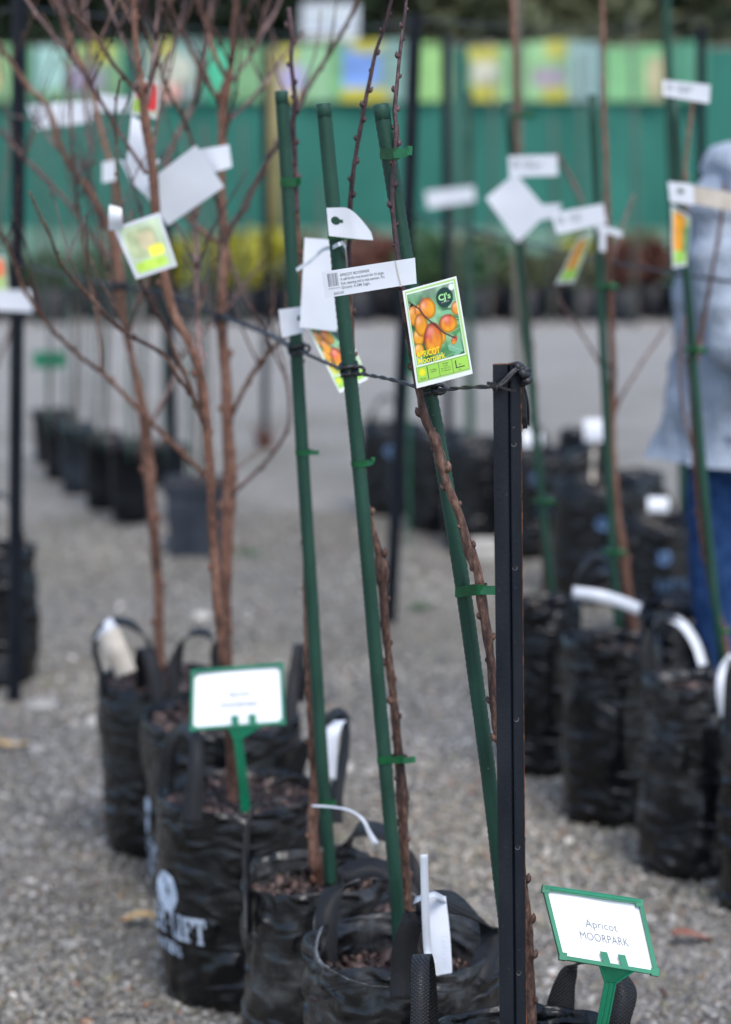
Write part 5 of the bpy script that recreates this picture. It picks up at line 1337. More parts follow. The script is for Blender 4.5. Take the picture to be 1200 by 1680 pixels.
blank('price_tag', [at(152, 152, 6.0), at(212, 160, 6.0), at(206, 184, 6.0), at(150, 182, 6.0)], 'white strip between the left post strip and the red label', 'price tag', bow=lambda u, v: .01 * math.sin(5 * u), group='white nursery price strips')
blank('price_tag', [at(-20, 476, 6.2), at(52, 476, 6.2), at(54, 512, 6.2), at(-20, 508, 6.2)], 'white strip cut by the left edge beside the tall post', 'price tag', group='white nursery price strips')
p = Patch(at(-30, 418, 6.2), at(8, 422, 6.2), at(14, 478, 6.2), at(-26, 476, 6.2)); t = root('plant_label', p.P(.5, 0), 'red and green label cut by the left edge above a white strip', 'plant label', 'apricot picture labels')
p.card('card', M['paper'], t); print_on(p, banner_print(8, (.4, .6, .15), [(.6, .3, .35, .3, (.75, .12, .03))]), t, .05, .05, .95, .95)
blank('price_tag', [at(168, 266, 5.1), at(190, 262, 5.1), at(190, 296, 5.1), at(168, 300, 5.1)], 'small pale clip left of the crumpled white tag', 'tag clip')

# right tags
blank('blank_label', [at(797, 325, 5.8), at(846, 284, 5.8), at(900, 348, 5.8), at(850, 398, 5.8)], 'blank white diamond-hung card right of the apricot card', 'blank label', group='plain white labels')
blank('price_tag', [at(834, 256, 5.82), at(914, 254, 5.82), at(916, 288, 5.82), at(836, 290, 5.82)], 'white strip directly above the diamond-hung card', 'price tag', lines=3, group='white nursery price strips')
blank('price_tag', [at(885, 336, 5.84), at(922, 334, 5.84), at(914, 356, 5.84), at(888, 362, 5.84)], 'white strip end just right of the diamond-hung card', 'price tag', group='white nursery price strips')
blank('price_tag', [at(904, 350, 5.5), at(990, 334, 5.5), at(996, 366, 5.5), at(914, 384, 5.5)], 'white strip on the tree of the taped bag', 'price tag', lines=3, group='white nursery price strips')
blank('price_tag', [at(980, 366, 5.5), at(1022, 380, 5.5), at(1020, 390, 5.5), at(978, 376, 5.5)], 'narrow white tail right of the strip on the taped-bag tree', 'tag loop')
blank('price_tag', [at(984, 376, 5.5), at(994, 376, 5.5), at(994, 412, 5.5), at(984, 412, 5.5)], 'narrow white end hanging on the taped-bag stake', 'tag loop')
blank('price_tag', [at(698, 314, 9.85), at(778, 305, 9.85), at(780, 330, 9.85), at(702, 342, 9.85)], 'blurred white strip on the thin dark post', 'price tag', group='white nursery price strips')
blank('price_tag', [at(1088, 131, 5.1), at(1166, 139, 5.1), at(1164, 170, 5.1), at(1088, 157, 5.1)], 'white strip at the top of the stake before the hooded person', 'price tag', lines=3, group='white nursery price strips')
blank('price_tag', [at(1096, 298, 5.05), at(1138, 302, 5.05), at(1140, 336, 5.05), at(1100, 332, 5.05)], 'white end of the strip in front of the hooded person', 'price tag', group='white nursery price strips', hole=(.45, .4, .006))
blank('price_tag', [at(1136, 304, 5.06), at(1235, 322, 5.06), at(1235, 352, 5.06), at(1138, 334, 5.06)], 'beige strip running right across the hood of the person', 'price tag', mat='cream', group='white nursery price strips')
for c, lab, sp in (([at(950, 392, 5.45), at(975, 378, 5.5), at(942, 464, 5.5), at(912, 466, 5.45)], 'narrow apricot label hanging below the strip of the taped-bag tree', [(.4, .4, .35, .35, (.8, .35, .04)), (.5, .85, .45, .12, (.35, .65, .1))]),
                   ([at(1102, 336, 5.05), at(1134, 356, 5.1), at(1126, 436, 5.1), at(1104, 440, 5.05)], 'orange and green label turned edge-on before the hooded person', [(.4, .4, .4, .4, (.85, .36, .02)), (.85, .5, .2, .3, (.1, .3, .08)), (.5, .85, .45, .12, (.35, .65, .1))])):
    p = Patch(*c); t = root('plant_label', p.P(.5, 0), lab, 'plant label', 'apricot picture labels'); p.card('card', M['paper'], t)
    print_on(p, banner_print(11, (.45, .65, .25), sp), t, .06, .05, .95, .95)

# tags on bag handles
def ribbon_tag(tr, width, label, mat='paper', wd=V((0, .3, 1)), th=.0008, name='bag_tag', cat='bag tag'):
    pts = [V(tuple(q)) for q in catmull([tuple(at(*a)) for a in tr], .006)]
    mb = MB(); mb.ribbon(pts, wd, width, th)
    return tag(mb.build(name, M[mat], None, True), label, cat, 'white tags fixed to bag handles')
# bag 3 front handle: tall strip and broad tag with show-through print
ribbon_tag([(696, 1402, 3.30), (697, 1450, 3.30), (699, 1510, 3.30), (703, 1566, 3.30), (712, 1580, 3.27)], .0115, 'tall narrow white strip standing up from the front handle', wd=V((1, .25, .1)))
p = Patch(at(700, 1472, 3.34), at(733, 1470, 3.35), at(741, 1596, 3.30), at(700, 1603, 3.30), bow=lambda u, v: .006 * math.sin(2.6 * v) - .010 * max(0, u - .7) * (1.2 - v))
t = root('bag_tag', p.P(.5, 0), 'broad white tag with faint reversed print looped on the front handle', 'bag tag', 'white tags fixed to bag handles')
p.card('card', M['paper'], t, 8, 16)
p.text('printed_line', 'J3H FLHY J', .80, .92, .007, simple('faint_print', (.55, .6, .7), (.62, .67, .76), .5, 50), t, rot=math.pi / 2, wmax=p.H * .6)
ribbon_tag([(680, 1478, 3.32), (694, 1472, 3.31), (712, 1468, 3.315), (730, 1476, 3.35)], .012, 'white loop end folded over the front handle', wd=V((0, 1, .3)))
ribbon_tag([(512, 1322, 3.73), (545, 1324, 3.72), (575, 1330, 3.70), (596, 1345, 3.68), (606, 1366, 3.68), (618, 1386, 3.68)], [.004 + .022 * max(0, (i - 12) / 28) for i in range(60)], 'thin cream strip widening to a white end at the dusty bag handle', wd=V((1, .4, .6)))
ribbon_tag([(558, 1182, 4.22), (548, 1196, 4.18), (544, 1225, 4.17), (541, 1280, 4.17)], .024, 'white tag hanging on the right handle of the LIFT bag', wd=V((1, .3, .1)))
ribbon_tag([(160, 1042, 5.06), (174, 1032, 5.04), (190, 1024, 5.06)], .035, 'white top fold of the tag on the rearmost left bag handle', wd=V((.3, 1, .6)))
ribbon_tag([(178, 1034, 5.03), (190, 1062, 5.0), (208, 1106, 4.99)], .046, 'beige tag hanging from the rearmost left bag handle', 'cream', wd=V((1, 0, .3)))
ribbon_tag([(940, 972, 5.42), (985, 978, 5.40), (1020, 988, 5.42), (1050, 1000, 5.44)], .028, 'pale tape lying across the handle of the second right row bag', wd=V((0, .2, 1)))
ribbon_tag([(1082, 1018, 5.25), (1100, 1014, 5.2), (1122, 1026, 5.18), (1142, 1056, 5.16), (1154, 1092, 5.14)], .025, 'curved white tag over the arched handle in the right row', wd=V((.6, .7, .5)))
ribbon_tag([(1204, 1076, 4.9), (1190, 1096, 4.9), (1184, 1130, 4.88), (1190, 1176, 4.88)], .024, 'white tag cut by the right edge', wd=V((1, .2, 0)))
ribbon_tag([(1198, 1258, 4.86), (1199, 1340, 4.84), (1198, 1410, 4.84)], .012, 'pale blue-white strip low at the right edge', wd=V((1, 0, 0)))
for (x, y, Y, w, h, lab) in ((873, 720, 8.0, 34, 26, 'round-looking white tag just right of the steel post'), (976, 706, 8.1, 34, 36, 'small upright white tag behind the right row stake'), (1080, 828, 7.2, 34, 24, 'small white tag on the broad bag by the jeans')):
    blank('bag_tag', [at(x - w / 2, y - h / 2, Y), at(x + w / 2, y - h / 2, Y), at(x + w / 2, y + h / 2, Y - .02), at(x - w / 2, y + h / 2, Y - .02)], lab, 'bag tag', group='white tags fixed to bag handles', bow=lambda u, v: .006 * math.sin(3 * v))
mb = MB(); mb.ribbon([at(976, 722, 8.1), at(972, 790, 8.0)], V((1, 0, 0)), .012, .003); tag(mb.build('marker_stick', M['cream']), 'pale stick under the small upright white tag', 'marker')

# ------------------------------------------------------------------ green framed signs
def sign(c, label, lines, stem, seed=0, tsize=.0125, cut=False):
    tl, tr, br, bl = c
    p = Patch(tl, tr, br, bl)
    t = root('plant_sign', stem[-1], label, 'plant sign', 'green framed plant signs')
    p.card('sign_card', M['signpaper'], t, 20, 20, .0012)
    ex = (tr - tl).normalized(); ez = (tl - bl).normalized(); n = p.n
    mb = MB(); fw = .0052
    for a, b in ((tl, tr), (tr, br), (br, bl), (bl, tl)):
        d = (b - a).normalized(); w = d.cross(n).normalized()
        mb.box((a + b) / 2 + n * .0015, ((b - a).length + fw, fw, .0075), (d, w, n))
    for a, b in ((tl, tr),):      # rounded top roll
        mb.tube([a + n * .003 + ez * .001, b + n * .003 + ez * .001], .0036, 8)
    for cc in (tl, tr, br, bl):
        m = (tl + br) / 2; d = (m - cc).normalized()
        mb.box(cc + d * .002 + n * .0015, (.010, .010, .0085), (ex, n.cross(ex), n))
    # back sheet
    q = [v - n * .0022 for v in (tl, tr, br, bl)]; mb.add(q + [v - n * .0012 for v in q], [(0, 1, 2, 3), (7, 6, 5, 4)])
    mb.build('frame', M['signgreen'], t)
    for i, s in enumerate(lines):
        p.text('printed_line', s, .52, .48 + .19 * i, tsize * (.86 if i else .86), M['ink'], t, 'C', off=.0014, wmax=p.W * (.52 if i else .34))
    # two lugs, wedge and ribbed stem
    mb = MB()
    for u in (.47, .66):
        a = p.P(u, .84, .0055); b = p.P(u + .01, 1.0, .0055)
        mb.box((a + b) / 2, ((b - a).length + .004, .0105 * p.W / .14, .002), ((b - a).normalized(), ex, n))
    mb.build('lug', M['signgreen'], t)
    mb = MB(); A, B_ = p.P(.40, 1.02, .003), p.P(.76, 1.02, .003); s0 = stem[0]
    hw_ = .0075
    dd = (stem[1] - stem[0]).normalized(); side = dd.cross(n).normalized()
    if (B_ - A).dot(side) < 0: side = -side
    C_, D_ = s0 + side * hw_ + n * .003, s0 - side * hw_ + n * .003
    q = [A, B_, C_, D_]; mb.add(q + [v - n * .005 for v in q], [(0, 1, 2, 3), (7, 6, 5, 4), (0, 4, 5, 1), (1, 5, 6, 2), (2, 6, 7, 3), (3, 7, 4, 0)])
    for a, b in ((A, D_), (B_, C_)): mb.tube([a + n * .001, b + n * .001], .0017, 6)
    mb.build('wedge', M['signgreen'], t)
    mb = MB(); mb.ribbon([s + n * .001 for s in stem], side, hw_ * 2, .003)
    for k in (-1, 1): mb.tube([s + side * (hw_ * .9 * k) + n * .003 for s in stem], .0017, 6)
    mb.tube([s + n * .003 for s in stem], .0013, 6)
    mb.build('stem', M['signgreen'], t)
YS = 3.06
def dz(px, py, Y): return at(px, py, Y)
sign([dz(893, 1458, YS + .02), dz(1050, 1481, YS + .03), dz(1076, 1597, YS - .01), dz(921, 1571, YS - .02)], 'sharp green framed sign reading Apricot MOORPARK at the bottom right', ('Apricot', 'MOORPARK'),
     [dz(1001, 1612, YS - .005), dz(992, 1660, YS - .002), dz(980, 1720, YS), V((dz(980, 1720, YS).x - .004, YS, .30))])
sign([dz(317, 1103, 4.24), dz(463, 1091, 4.24), dz(466, 1186, 4.20), dz(315, 1197, 4.20)], 'blurred green framed sign standing in the bag with the LIFT print', ('Apricot', 'MOORPARK'),
     [dz(391, 1212, 4.20), dz(397, 1260, 4.205), dz(403, 1320, 4.21), V((dz(403, 1320, 4.21).x, 4.21, .30))], tsize=.010)
# small green sign seen from behind among the far pots
c = at(80, 590, 10.3); t = root('plant_sign', V((c.x, 10.3, .25)), 'small dark green sign back on a stem in the farthest left pot', 'plant sign', 'green framed plant signs')
mb = MB(); mb.box(c, (.13, .006, .07)); mb.build('sign_back', M['signgreen'], t)
mb = MB(); mb.tube([c + V((0, 0, -.03)), V((c.x, 10.3, .2))], .010, 8); mb.build('stem', M['signgreen'], t)
c = at(672, 590, 8.6); t = root('plant_sign', V((c.x, 8.6, .3)), 'blurred green sign behind the apricot card bottom corner', 'plant sign', 'green framed plant signs')
mb = MB(); mb.box(c, (.09, .006, .10)); mb.build('sign_back', M['signgreen'], t)
mb = MB(); mb.tube([c + V((0, 0, -.04)), V((c.x, 8.6, 0.0))], .0028, 8); mb.build('stem', M['signgreen'], t)

# ------------------------------------------------------------------ loose stones and leaves
def rock(px, py, wpx, flat, label, mat, name='loose_stone', cat='stone', seed=0):
    p = hit(px, py, 0); s = scale_at(p); r = wpx / 2 / s
    vs, fs = [], []; nu, nv = 16, 9
    for j in range(nv + 1):
        ph = math.pi * j / nv
        for i in range(nu):
            th = 2 * math.pi * i / nu; d = V((math.sin(ph) * math.cos(th), math.sin(ph) * math.sin(th), math.cos(ph)))
            k = r * (1 + .28 * mnoise.noise(d * 1.4 + V((seed, 0, 0))) + .1 * mnoise.noise(d * 4 + V((seed, 0, 0))))
            vs.append(p + V((d.x * k, d.y * k * .75, d.z * k * flat + r * flat * .5)))
    fs = [(j * nu + i, j * nu + (i + 1) % nu, (j + 1) * nu + (i + 1) % nu, (j + 1) * nu + i) for j in range(nv) for i in range(nu)]
    tag(mesh_obj(name, vs, fs, M[mat], None, True), label, cat)
rock(66, 1160, 62, .30, 'flat pale stone on the gravel at the foot of the tall left post', 'stone', seed=1)
rock(157, 1190, 32, .7, 'rounded whitish stone left of the rearmost bag', 'stone_w', seed=2)
rock(330, 1014, 34, .4, 'white stone on the gravel between the two tree trunks', 'stone_w', seed=3)
rock(62, 1232, 34, .4, 'pale flat stone lower left of the post stone', 'stone', seed=4)
rock(118, 1555, 28, .6, 'pinkish stone on the gravel left of the LIFT bag', 'stone', seed=5)
rock(66, 1350, 16, .6, 'tiny white stone on the gravel at the left', 'stone_w', seed=6)
def fallen(px, py, wpx, label, mat, rot, seed=0):
    p = hit(px, py, 0); s = scale_at(p); L = wpx / s
    n = 10; vs = []
    ax = V((math.cos(rot), math.sin(rot), 0)); sd2 = V((-ax.y, ax.x, 0))
    for i in range(n + 1):
        t_ = i / n; w = L * .24 * math.sin(math.pi * t_ ** .8); z = .012 + .012 * math.sin(3 * t_ + seed)
        for k, zz in ((-1, .006), (0, 0), (1, .006)): vs.append(p + ax * (L * (t_ - .5)) + sd2 * (k * w) + V((0, 0, z + zz)))
    fs = [(i * 3 + k, i * 3 + k + 1, i * 3 + k + 4, i * 3 + k + 3) for i in range(n) for k in range(2)]
    tag(mesh_obj('fallen_leaf', vs, fs, M[mat], None, True), label, 'leaf')
lf_ = MB(); q_ = at(571, 1553, 3.50); q_.z = h3 - .058; lf_.tube([q_, q_ + V((.003, 0, .003)), q_ + V((.008, 0, .002)), q_ + V((.012, 0, 0))], [.002, .005, .005, .002], 8)
tag(lf_.build('fallen_leaf', M['yellowink'], None, True), 'tiny yellow leaf lying on the mulch of the crumpled bag', 'leaf')
fallen(232, 1522, 62, 'yellowish dry leaf lying against the LIFT bag', 'leafdry', .15)
fallen(1135, 1550, 72, 'reddish leaf on the gravel right of the MOORPARK sign', 'leafred', .25, 1)
fallen(1088, 1640, 22, 'small red-brown leaf fragment below the sign at the right', 'leafred', .8, 2)
fallen(20, 1225, 60, 'pale dry leaf near the left edge on the gravel', 'leafdry', -.1, 3)
fallen(1150, 1610, 16, 'tiny orange leaf scrap at the far bottom right', 'leafdry', -.5, 4)
b_ = hit(794, 917, 0); mb = MB(); mb.box(b_ + V((0, 0.0, .035)), (.10, .10, .07)); 
o = mb.build('paving_block', M['stone_w']); tag(o, 'whitish block on the gravel left of the front steel post', 'paving block')
bv = o.modifiers.new('bevel', 'BEVEL'); bv.width = .006; bv.segments = 2
for (x, y, l) in ((408, 912, 'small green weed sprouting behind the tree trunk'), (710, 790, 'faint green weed patch under the leaning stake'), (690, 1000, 'green weed seedling beside the leaning dark post foot')):
    p = hit(x, y, 0); mb = MB()
    for k in range(26):
        a = random.uniform(0, 6.28); l2 = random.uniform(.015, .04); q = p + V((random.gauss(0, .02), random.gauss(0, .02), 0)); d = V((math.cos(a), math.sin(a), 0))
        mb.ribbon([q, q + d * l2 * .5 + V((0, 0, l2 * .6)), q + d * l2 + V((0, 0, l2 * .5))], V((d.y, -d.x, 0)), [.002, .009, .002], .0005)
    tag(mb.build('weed', M['leaf_green']), l, 'weed')

# ------------------------------------------------------------------ shade-cloth fence, banners, sign board
FY = 20.0
t = root('shade_fence', (0, FY, 0), 'long green shade-cloth fence across the back of the yard', 'fence')
W2 = 14.0
nx, nz = 220, 14
def cloth_panel(x0, x1):
    vs, fs = [], []
    n = 24
    for j in range(nz + 1):
        for i in range(n + 1):
            x = x0 + (x1 - x0) * i / n; z = 0.02 + 1.98 * j / nz
            vs.append((x, FY + 0.05 * mnoise.noise(V((x * 1.4, z * .5, 1))) + .02 * mnoise.noise(V((x * 6, z * .7, 2))), z + (.02 * mnoise.noise(V((x * 2, 0, 5))) if j == nz else 0)))
    fs = [(j * (n + 1) + i, j * (n + 1) + i + 1, (j + 1) * (n + 1) + i + 1, (j + 1) * (n + 1) + i) for j in range(nz) for i in range(n)]
    mesh_obj('shade_cloth', vs, fs, M['cloth'], t, True)
xx = -W2
while xx < W2:
    cloth_panel(xx, xx + 2.5); 
    mb = MB(); mb.tube([V((xx, FY + .1, 0)), V((xx, FY + .1, 2.06))], .045, 10); mb.build('fence_post', M['timber'], t, True)
    xx += 2.5
for k_ in range(8):
    x0 = -W2 + 3.5 * k_; vs = []; 
    for j in range(5):
        for i in range(13): vs.append((x0 + 3.49 * i / 12, FY - .09 + .02 * mnoise.noise(V((x0 + i * .4, j * .5, 7))), .02 + .53 * j / 4))
    mesh_obj('skirt_cloth', vs, [(j * 13 + i, j * 13 + i + 1, (j + 1) * 13 + i + 1, (j + 1) * 13 + i) for j in range(4) for i in range(12)], M['skirt'], t, True)
mb = MB(); mb.tube([V((-W2, FY + .07, 2.0)), V((W2, FY + .07, 2.0))], .02, 6); mb.build('top_rail', M['timber'], t)
LG, TE = (.17, .40, .16), (.17, .32, .28)
YL = (.45, .42, .06)
bn = [
    (-60, 46, LG, [(.3, .5, .3, .3, (.5, .45, .2))], 'light green banner at the left end of the fence behind the post'),
    (60, 200, LG, [(.55, .62, .24, .26, (.25, .22, .3)), (.72, .16, .16, .18, YL), (.12, .3, .2, .5, (.3, .5, .45))], 'light green banner with a purple picture and yellow spot, far left'),
    (232, 330, TE, [(.5, .55, .35, .3, (.5, .52, .42)), (.35, .14, .18, .15, YL), (.4, .85, .3, .14, (.6, .3, .25))], 'teal banner with a pale picture behind the red label'),
    (338, 432, LG, [(.2, .5, .25, .6, (.06, .42, .24))], 'plain light green banner behind the tall straight tree'),
    (444, 540, (.24, .50, .24), [(.28, .58, .30, .28, (.42, .38, .6)), (.25, .16, .2, .18, YL), (.3, .95, .25, .12, (.6, .5, .1))], 'green banner with a lilac picture beside the left stake'),
    (540, 664, TE, [(.35, .45, .34, .32, (.18, .32, .68)), (.5, .05, .2, .16, YL), (.45, .92, .35, .14, (.5, .45, .05)), (.1, .5, .08, .5, LG)], 'teal banner with a blue picture and yellow spots, behind the middle stake'),
    (684, 742, (.26, .55, .14), [], 'narrow bright green banner right of the leaning post'),
    (768, 860, LG, [(.28, .12, .26, .18, YL), (.3, .85, .24, .18, YL), (.3, .48, .26, .22, (.5, .5, .4))], 'light green banner with two yellow spots left of the diamond card'),
    (862, 932, (.24, .5, .2), [(.55, .60, .4, .16, (.32, .28, .33)), (.72, .12, .24, .18, (.42, .40, .08)), (.7, .88, .3, .12, YL)], 'green banner with a grey purple picture right of the diamond card'),
    (934, 986, (.24, .40, .38), [], 'plain grey teal banner left of the right row trunk'),
    (994, 1088, (.17, .48, .18), [(.9, .6, .2, .4, (.42, .38, .22))], 'wide light green banner with a beige end, far right'),
    (1090, 1160, (.05, .28, .16), [], 'dark green banner behind the top right strip'),
]
for k, (x0, x1, bgc, sp, lab) in enumerate(bn):
    a = at(x0, 72 + 6 * math.sin(k * 2), FY - .06); b = at(x1, 70 + 6 * math.sin(k * 2 + 1), FY - .06); c2_ = at(x1, 166, FY - .06); d = at(x0, 166, FY - .06)
    p = Patch(a, b, c2_, d, bow=lambda u, v: .02 * math.sin(5 * u + k))
    t = root('fence_banner', p.P(.5, 0), lab, 'banner', 'printed banners along the fence top')
    p.card('banner_sheet', M['paper'], t, 12, 3, .003)
    print_on(p, banner_print(20 + k, bgc, sp, 30, 24), t, off=.004)
# white sign board above the fence
a, b, c_, d = at(496, 6, FY + .9), at(588, 6, FY + .9), at(588, 66, FY + .9), at(496, 66, FY + .9)
p = Patch(a, b, c_, d); t = root('notice_board', V(((a.x + b.x) / 2, FY + .9, 0)), 'white notice board standing above the fence at the top', 'notice board')
p.card('board', M['paper'], t, 2, 2, .03)
print_on(p, banner_print(40, (.62, .68, .74), [(.5, .35, .42, .07, (.45, .52, .5)), (.5, .62, .35, .06, (.5, .56, .72)), (.5, .98, .5, .08, (.45, .42, .25))], 24, 20), t, off=.017)
for x in (a.x + .05, b.x - .05):
    mb = MB(); mb.tube([V((x, FY + .94, 0)), V((x, FY + .94, a.z))], .03, 8); mb.build('board_post', M['timber'], t, True)

# ------------------------------------------------------------------ low plants in pots by the fence
def leaf_cloud(mb, c, rx, ry, rz, n, size, rng):
    for k in range(n):
        d = V((rng.gauss(0, 1), rng.gauss(0, 1), rng.gauss(0, 1))).normalized(); q = rng.uniform(.35, 1.0) ** .5
        lump = 1 + .3 * mnoise.noise(d * 2.2 + c)
        p = c + V((d.x * rx, d.y * ry, d.z * rz)) * q * lump
        u_ = V((rng.gauss(0, 1), rng.gauss(0, 1), rng.gauss(0, .6))).normalized(); w_ = u_.cross(V((rng.gauss(0, 1), rng.gauss(0, 1), rng.gauss(0, 1)))).normalized()
        s = size * rng.uniform(.6, 1.4)
        mb.add([p - u_ * s, p + w_ * s * .45, p + u_ * s, p - w_ * s * .45], [(0, 1, 2, 3)])
def shrub(x, Y, h, w, mat, label, ph=.25, pw=.165, seed=0, n=480):
    rng = random.Random(seed)
    t = root('potted_shrub', V((x, Y, 0)), label, 'potted shrub', 'potted shrubs lined up by the fence')
    mb = MB(); N_ = 14
    for rr, z in ((pw * .8, 0), (pw, ph), (pw * .93, ph), (pw * .9, ph * .9)): mb.v += [V((x + rr * math.cos(2 * math.pi * i / N_), Y + rr * math.sin(2 * math.pi * i / N_), z)) for i in range(N_)]
    for j in range(3): mb.f += [(j * N_ + i, j * N_ + (i + 1) % N_, (j + 1) * N_ + (i + 1) % N_, (j + 1) * N_ + i) for i in range(N_)]
    mb.f.append(tuple(range(3 * N_, 4 * N_))); mb.build('pot', M['pot'], t, True)
    mb = MB()
    for k in range(6): mb.tube([V((x, Y, ph * .85)), V((x + rng.uniform(-w, w) * .4, Y + rng.uniform(-w, w) * .4, ph + h * .7))], .006, 5)
    mb.build('stem', M['trunkbark'], t)
    mb = MB(); leaf_cloud(mb, V((x, Y, ph + h * .48)), w, w, h * .55, n, .045, rng); mb.build('foliage', M[mat], t)
rngp = random.Random(12)
zone = [(-60, 60, 'leaf_green', .2, 'green', 'by the left edge'), (60, 280, 'leaf_green', .24, 'green', 'behind the far left pots'), (280, 470, 'leaf_yellow', .36, 'yellow green', 'between the tall tree and the left stake'),
        (470, 560, 'leaf_olive', .26, 'olive', 'behind the left and middle stakes'), (560, 650, 'leaf_red', .34, 'red brown', 'left of the apricot card'), (650, 840, 'leaf_green', .3, 'green', 'behind the apricot card'),
        (840, 990, 'leaf_olive', .24, 'olive', 'under the diamond card'), (990, 1110, 'leaf_red', .34, 'red brown', 'left of the hooded person'), (1110, 1290, 'leaf_green', .3, 'green', 'behind the hooded person')]
for z0, z1, mt, hh, cn, where in zone:
    n = max(1, round((z1 - z0) / 50))
    words = ['first', 'second', 'third', 'fourth', 'fifth', 'sixth']
    for k in range(n):
        px = z0 + (z1 - z0) * (k + .5) / n
        for row, Y in ((0, 17.6),):
            p = at(px, 500, Y)
            lab = ('%s %s potted shrub from the left, %s' % (words[k], cn, where)) if n > 1 else ('single %s shrub in a black pot, %s' % (cn, where))
            shrub(p.x + rngp.uniform(-.03, .03), Y + (.28 if k % 2 else 0) + rngp.uniform(-.04, .04), hh * rngp.uniform(.85, 1.15), .15, mt, lab, seed=int(px) + 100)
# taller pale growth row just in front of the fence
for k, (px, mt, hh, lab) in enumerate([(330, 'leaf_olive', .5, 'tall olive shrub behind the yellow plants on the left'), (395, 'leaf_yellow', .5, 'tall yellow shrub behind the tree fork'), (500, 'leaf_olive', .45, 'taller olive shrub between the left and middle stakes'), (598, 'leaf_red', .5, 'taller bronze shrub behind the price strip'), (690, 'leaf_green', .5, 'taller green shrub behind the apricot card top'), (780, 'leaf_olive', .45, 'taller olive shrub right of the apricot card'), (960, 'leaf_yellow', .42, 'taller yellow shrub right of the small label'), (1050, 'leaf_olive', .5, 'taller olive shrub left of the person')]):
    p = at(px, 440, 18.8); shrub(p.x, 18.8, hh * .72, .2, mt, lab, .25, .15, seed=500 + k, n=320)

# ------------------------------------------------------------------ trees and shed behind the fence
def back_tree(x, Y, h, w, mat, label, seed, n=2600):
    rng = random.Random(seed)
    t = root('evergreen_tree', V((x, Y, 0)), label, 'tree', 'trees beyond the fence')
    mb = MB(); mb.tube([V((x, Y, 0)), V((x + .1, Y, h * .4)), V((x - .05, Y, h * .8))], [.14, .10, .03], 8); 
    for k in range(7):
        a = rng.uniform(0, 6.28); z = h * rng.uniform(.2, .7); mb.tube([V((x, Y, z)), V((x + math.cos(a) * w * .7, Y + math.sin(a) * w * .6, z + h * .15))], [.05, .015], 6)
    mb.build('trunk', M['trunkbark'], t, True)
    mb = MB(); 
    for k in range(9):
        c = V((x + rng.uniform(-.55, .55) * w, Y + rng.uniform(-.5, .5) * w, h * (.12 + .8 * (k + .5) / 9)))
        leaf_cloud(mb, c, w * .7, w * .6, h * .16, n // 9, .10, rng)
    mb.build('crown', M[mat], t)
for k, (px, Y, h, w, mt, lab) in enumerate([
    (-120, 24, 4.6, 1.5, 'leaf_dark', 'dark evergreen beyond the fence at the far left'), (60, 24.5, 5.0, 1.3, 'leaf_dark', 'dark evergreen above the left banner'), (230, 24, 4.8, 1.3, 'leaf_dark', 'dark evergreen behind the red label tree'),
    (400, 24.6, 5.2, 1.3, 'leaf_dark', 'dark evergreen left of the notice board'), (560, 25.2, 5.0, 1.3, 'leaf_dark', 'dark evergreen behind the notice board'), (690, 24.4, 4.6, 1.2, 'leaf_olive', 'olive tree right of the notice board'),
    (840, 24.2, 4.2, 1.3, 'leaf_olive', 'olive tree above the diamond card'), (960, 25.2, 4.8, 1.2, 'leaf_dark', 'dark tree behind the right row trunk top'), (1080, 24.6, 4.4, 1.1, 'leaf_olive', 'olive tree at the top right'), (1240, 25, 5, 1.4, 'leaf_dark', 'dark evergreen beyond the right edge'),
    (760, 26.4, 5.4, 1.5, 'leaf_dark', 'dark tree behind the two olive ones'), (480, 26.6, 5.4, 1.5, 'leaf_dark', 'rear dark tree left of the notice board'), (150, 26.4, 5.6, 1.6, 'leaf_dark', 'rear dark tree at the upper left'), (330, 26.2, 5.4, 1.5, 'leaf_dark', 'rear dark tree behind the tall straight tree'), (630, 26.6, 5.6, 1.5, 'leaf_dark', 'rear dark tree right of the notice board')]):
    p = at(px, 150, Y); back_tree(p.x, Y, h, w, mt, lab, 900 + k)
sx = at(1100, 150, 28).x; t = root('garden_shed', V((sx, 28, 0)), 'low shed with a dark red-brown roof beyond the fence, top right', 'shed')
mb = MB(); mb.box((sx, 28, 1.0), (5, 2.4, 2.0)); mb.build('wall', M['wall'], t)
mb = MB(); x0, x1 = sx - 2.7, sx + 2.7
mb.add([(x0, 26.5, 2.0), (x1, 26.5, 2.0), (x1, 28, 3.3), (x0, 28, 3.3), (x0, 29.5, 2.0), (x1, 29.5, 2.0)], [(0, 1, 2, 3), (3, 2, 5, 4), (0, 3, 4), (1, 5, 2)]); mb.build('roof', M['roof'], t)
# rising wooded slope that closes the view
vs, fs = [], []
nx = 60
for j, (y, z) in enumerate(((29, -.2), (33, 2.2), (40, 5.5), (60, 9))):
    for i in range(nx + 1): 
        x = -40 + 80 * i / nx; vs.append((x, y, z * (1 + .25 * mnoise.noise(V((x * .12, j, 4)))) if j else z))
fs = [(j * (nx + 1) + i, j * (nx + 1) + i + 1, (j + 1) * (nx + 1) + i + 1, (j + 1) * (nx + 1) + i) for j in range(3) for i in range(nx)]
o = mesh_obj('wooded_slope', vs, fs, simple('dark_undergrowth', (.012, .024, .010), (.035, .05, .022), .9, .8, .8, 6, dist=.3), None, True, (0, 0, 0)); tag(o, kind='structure')

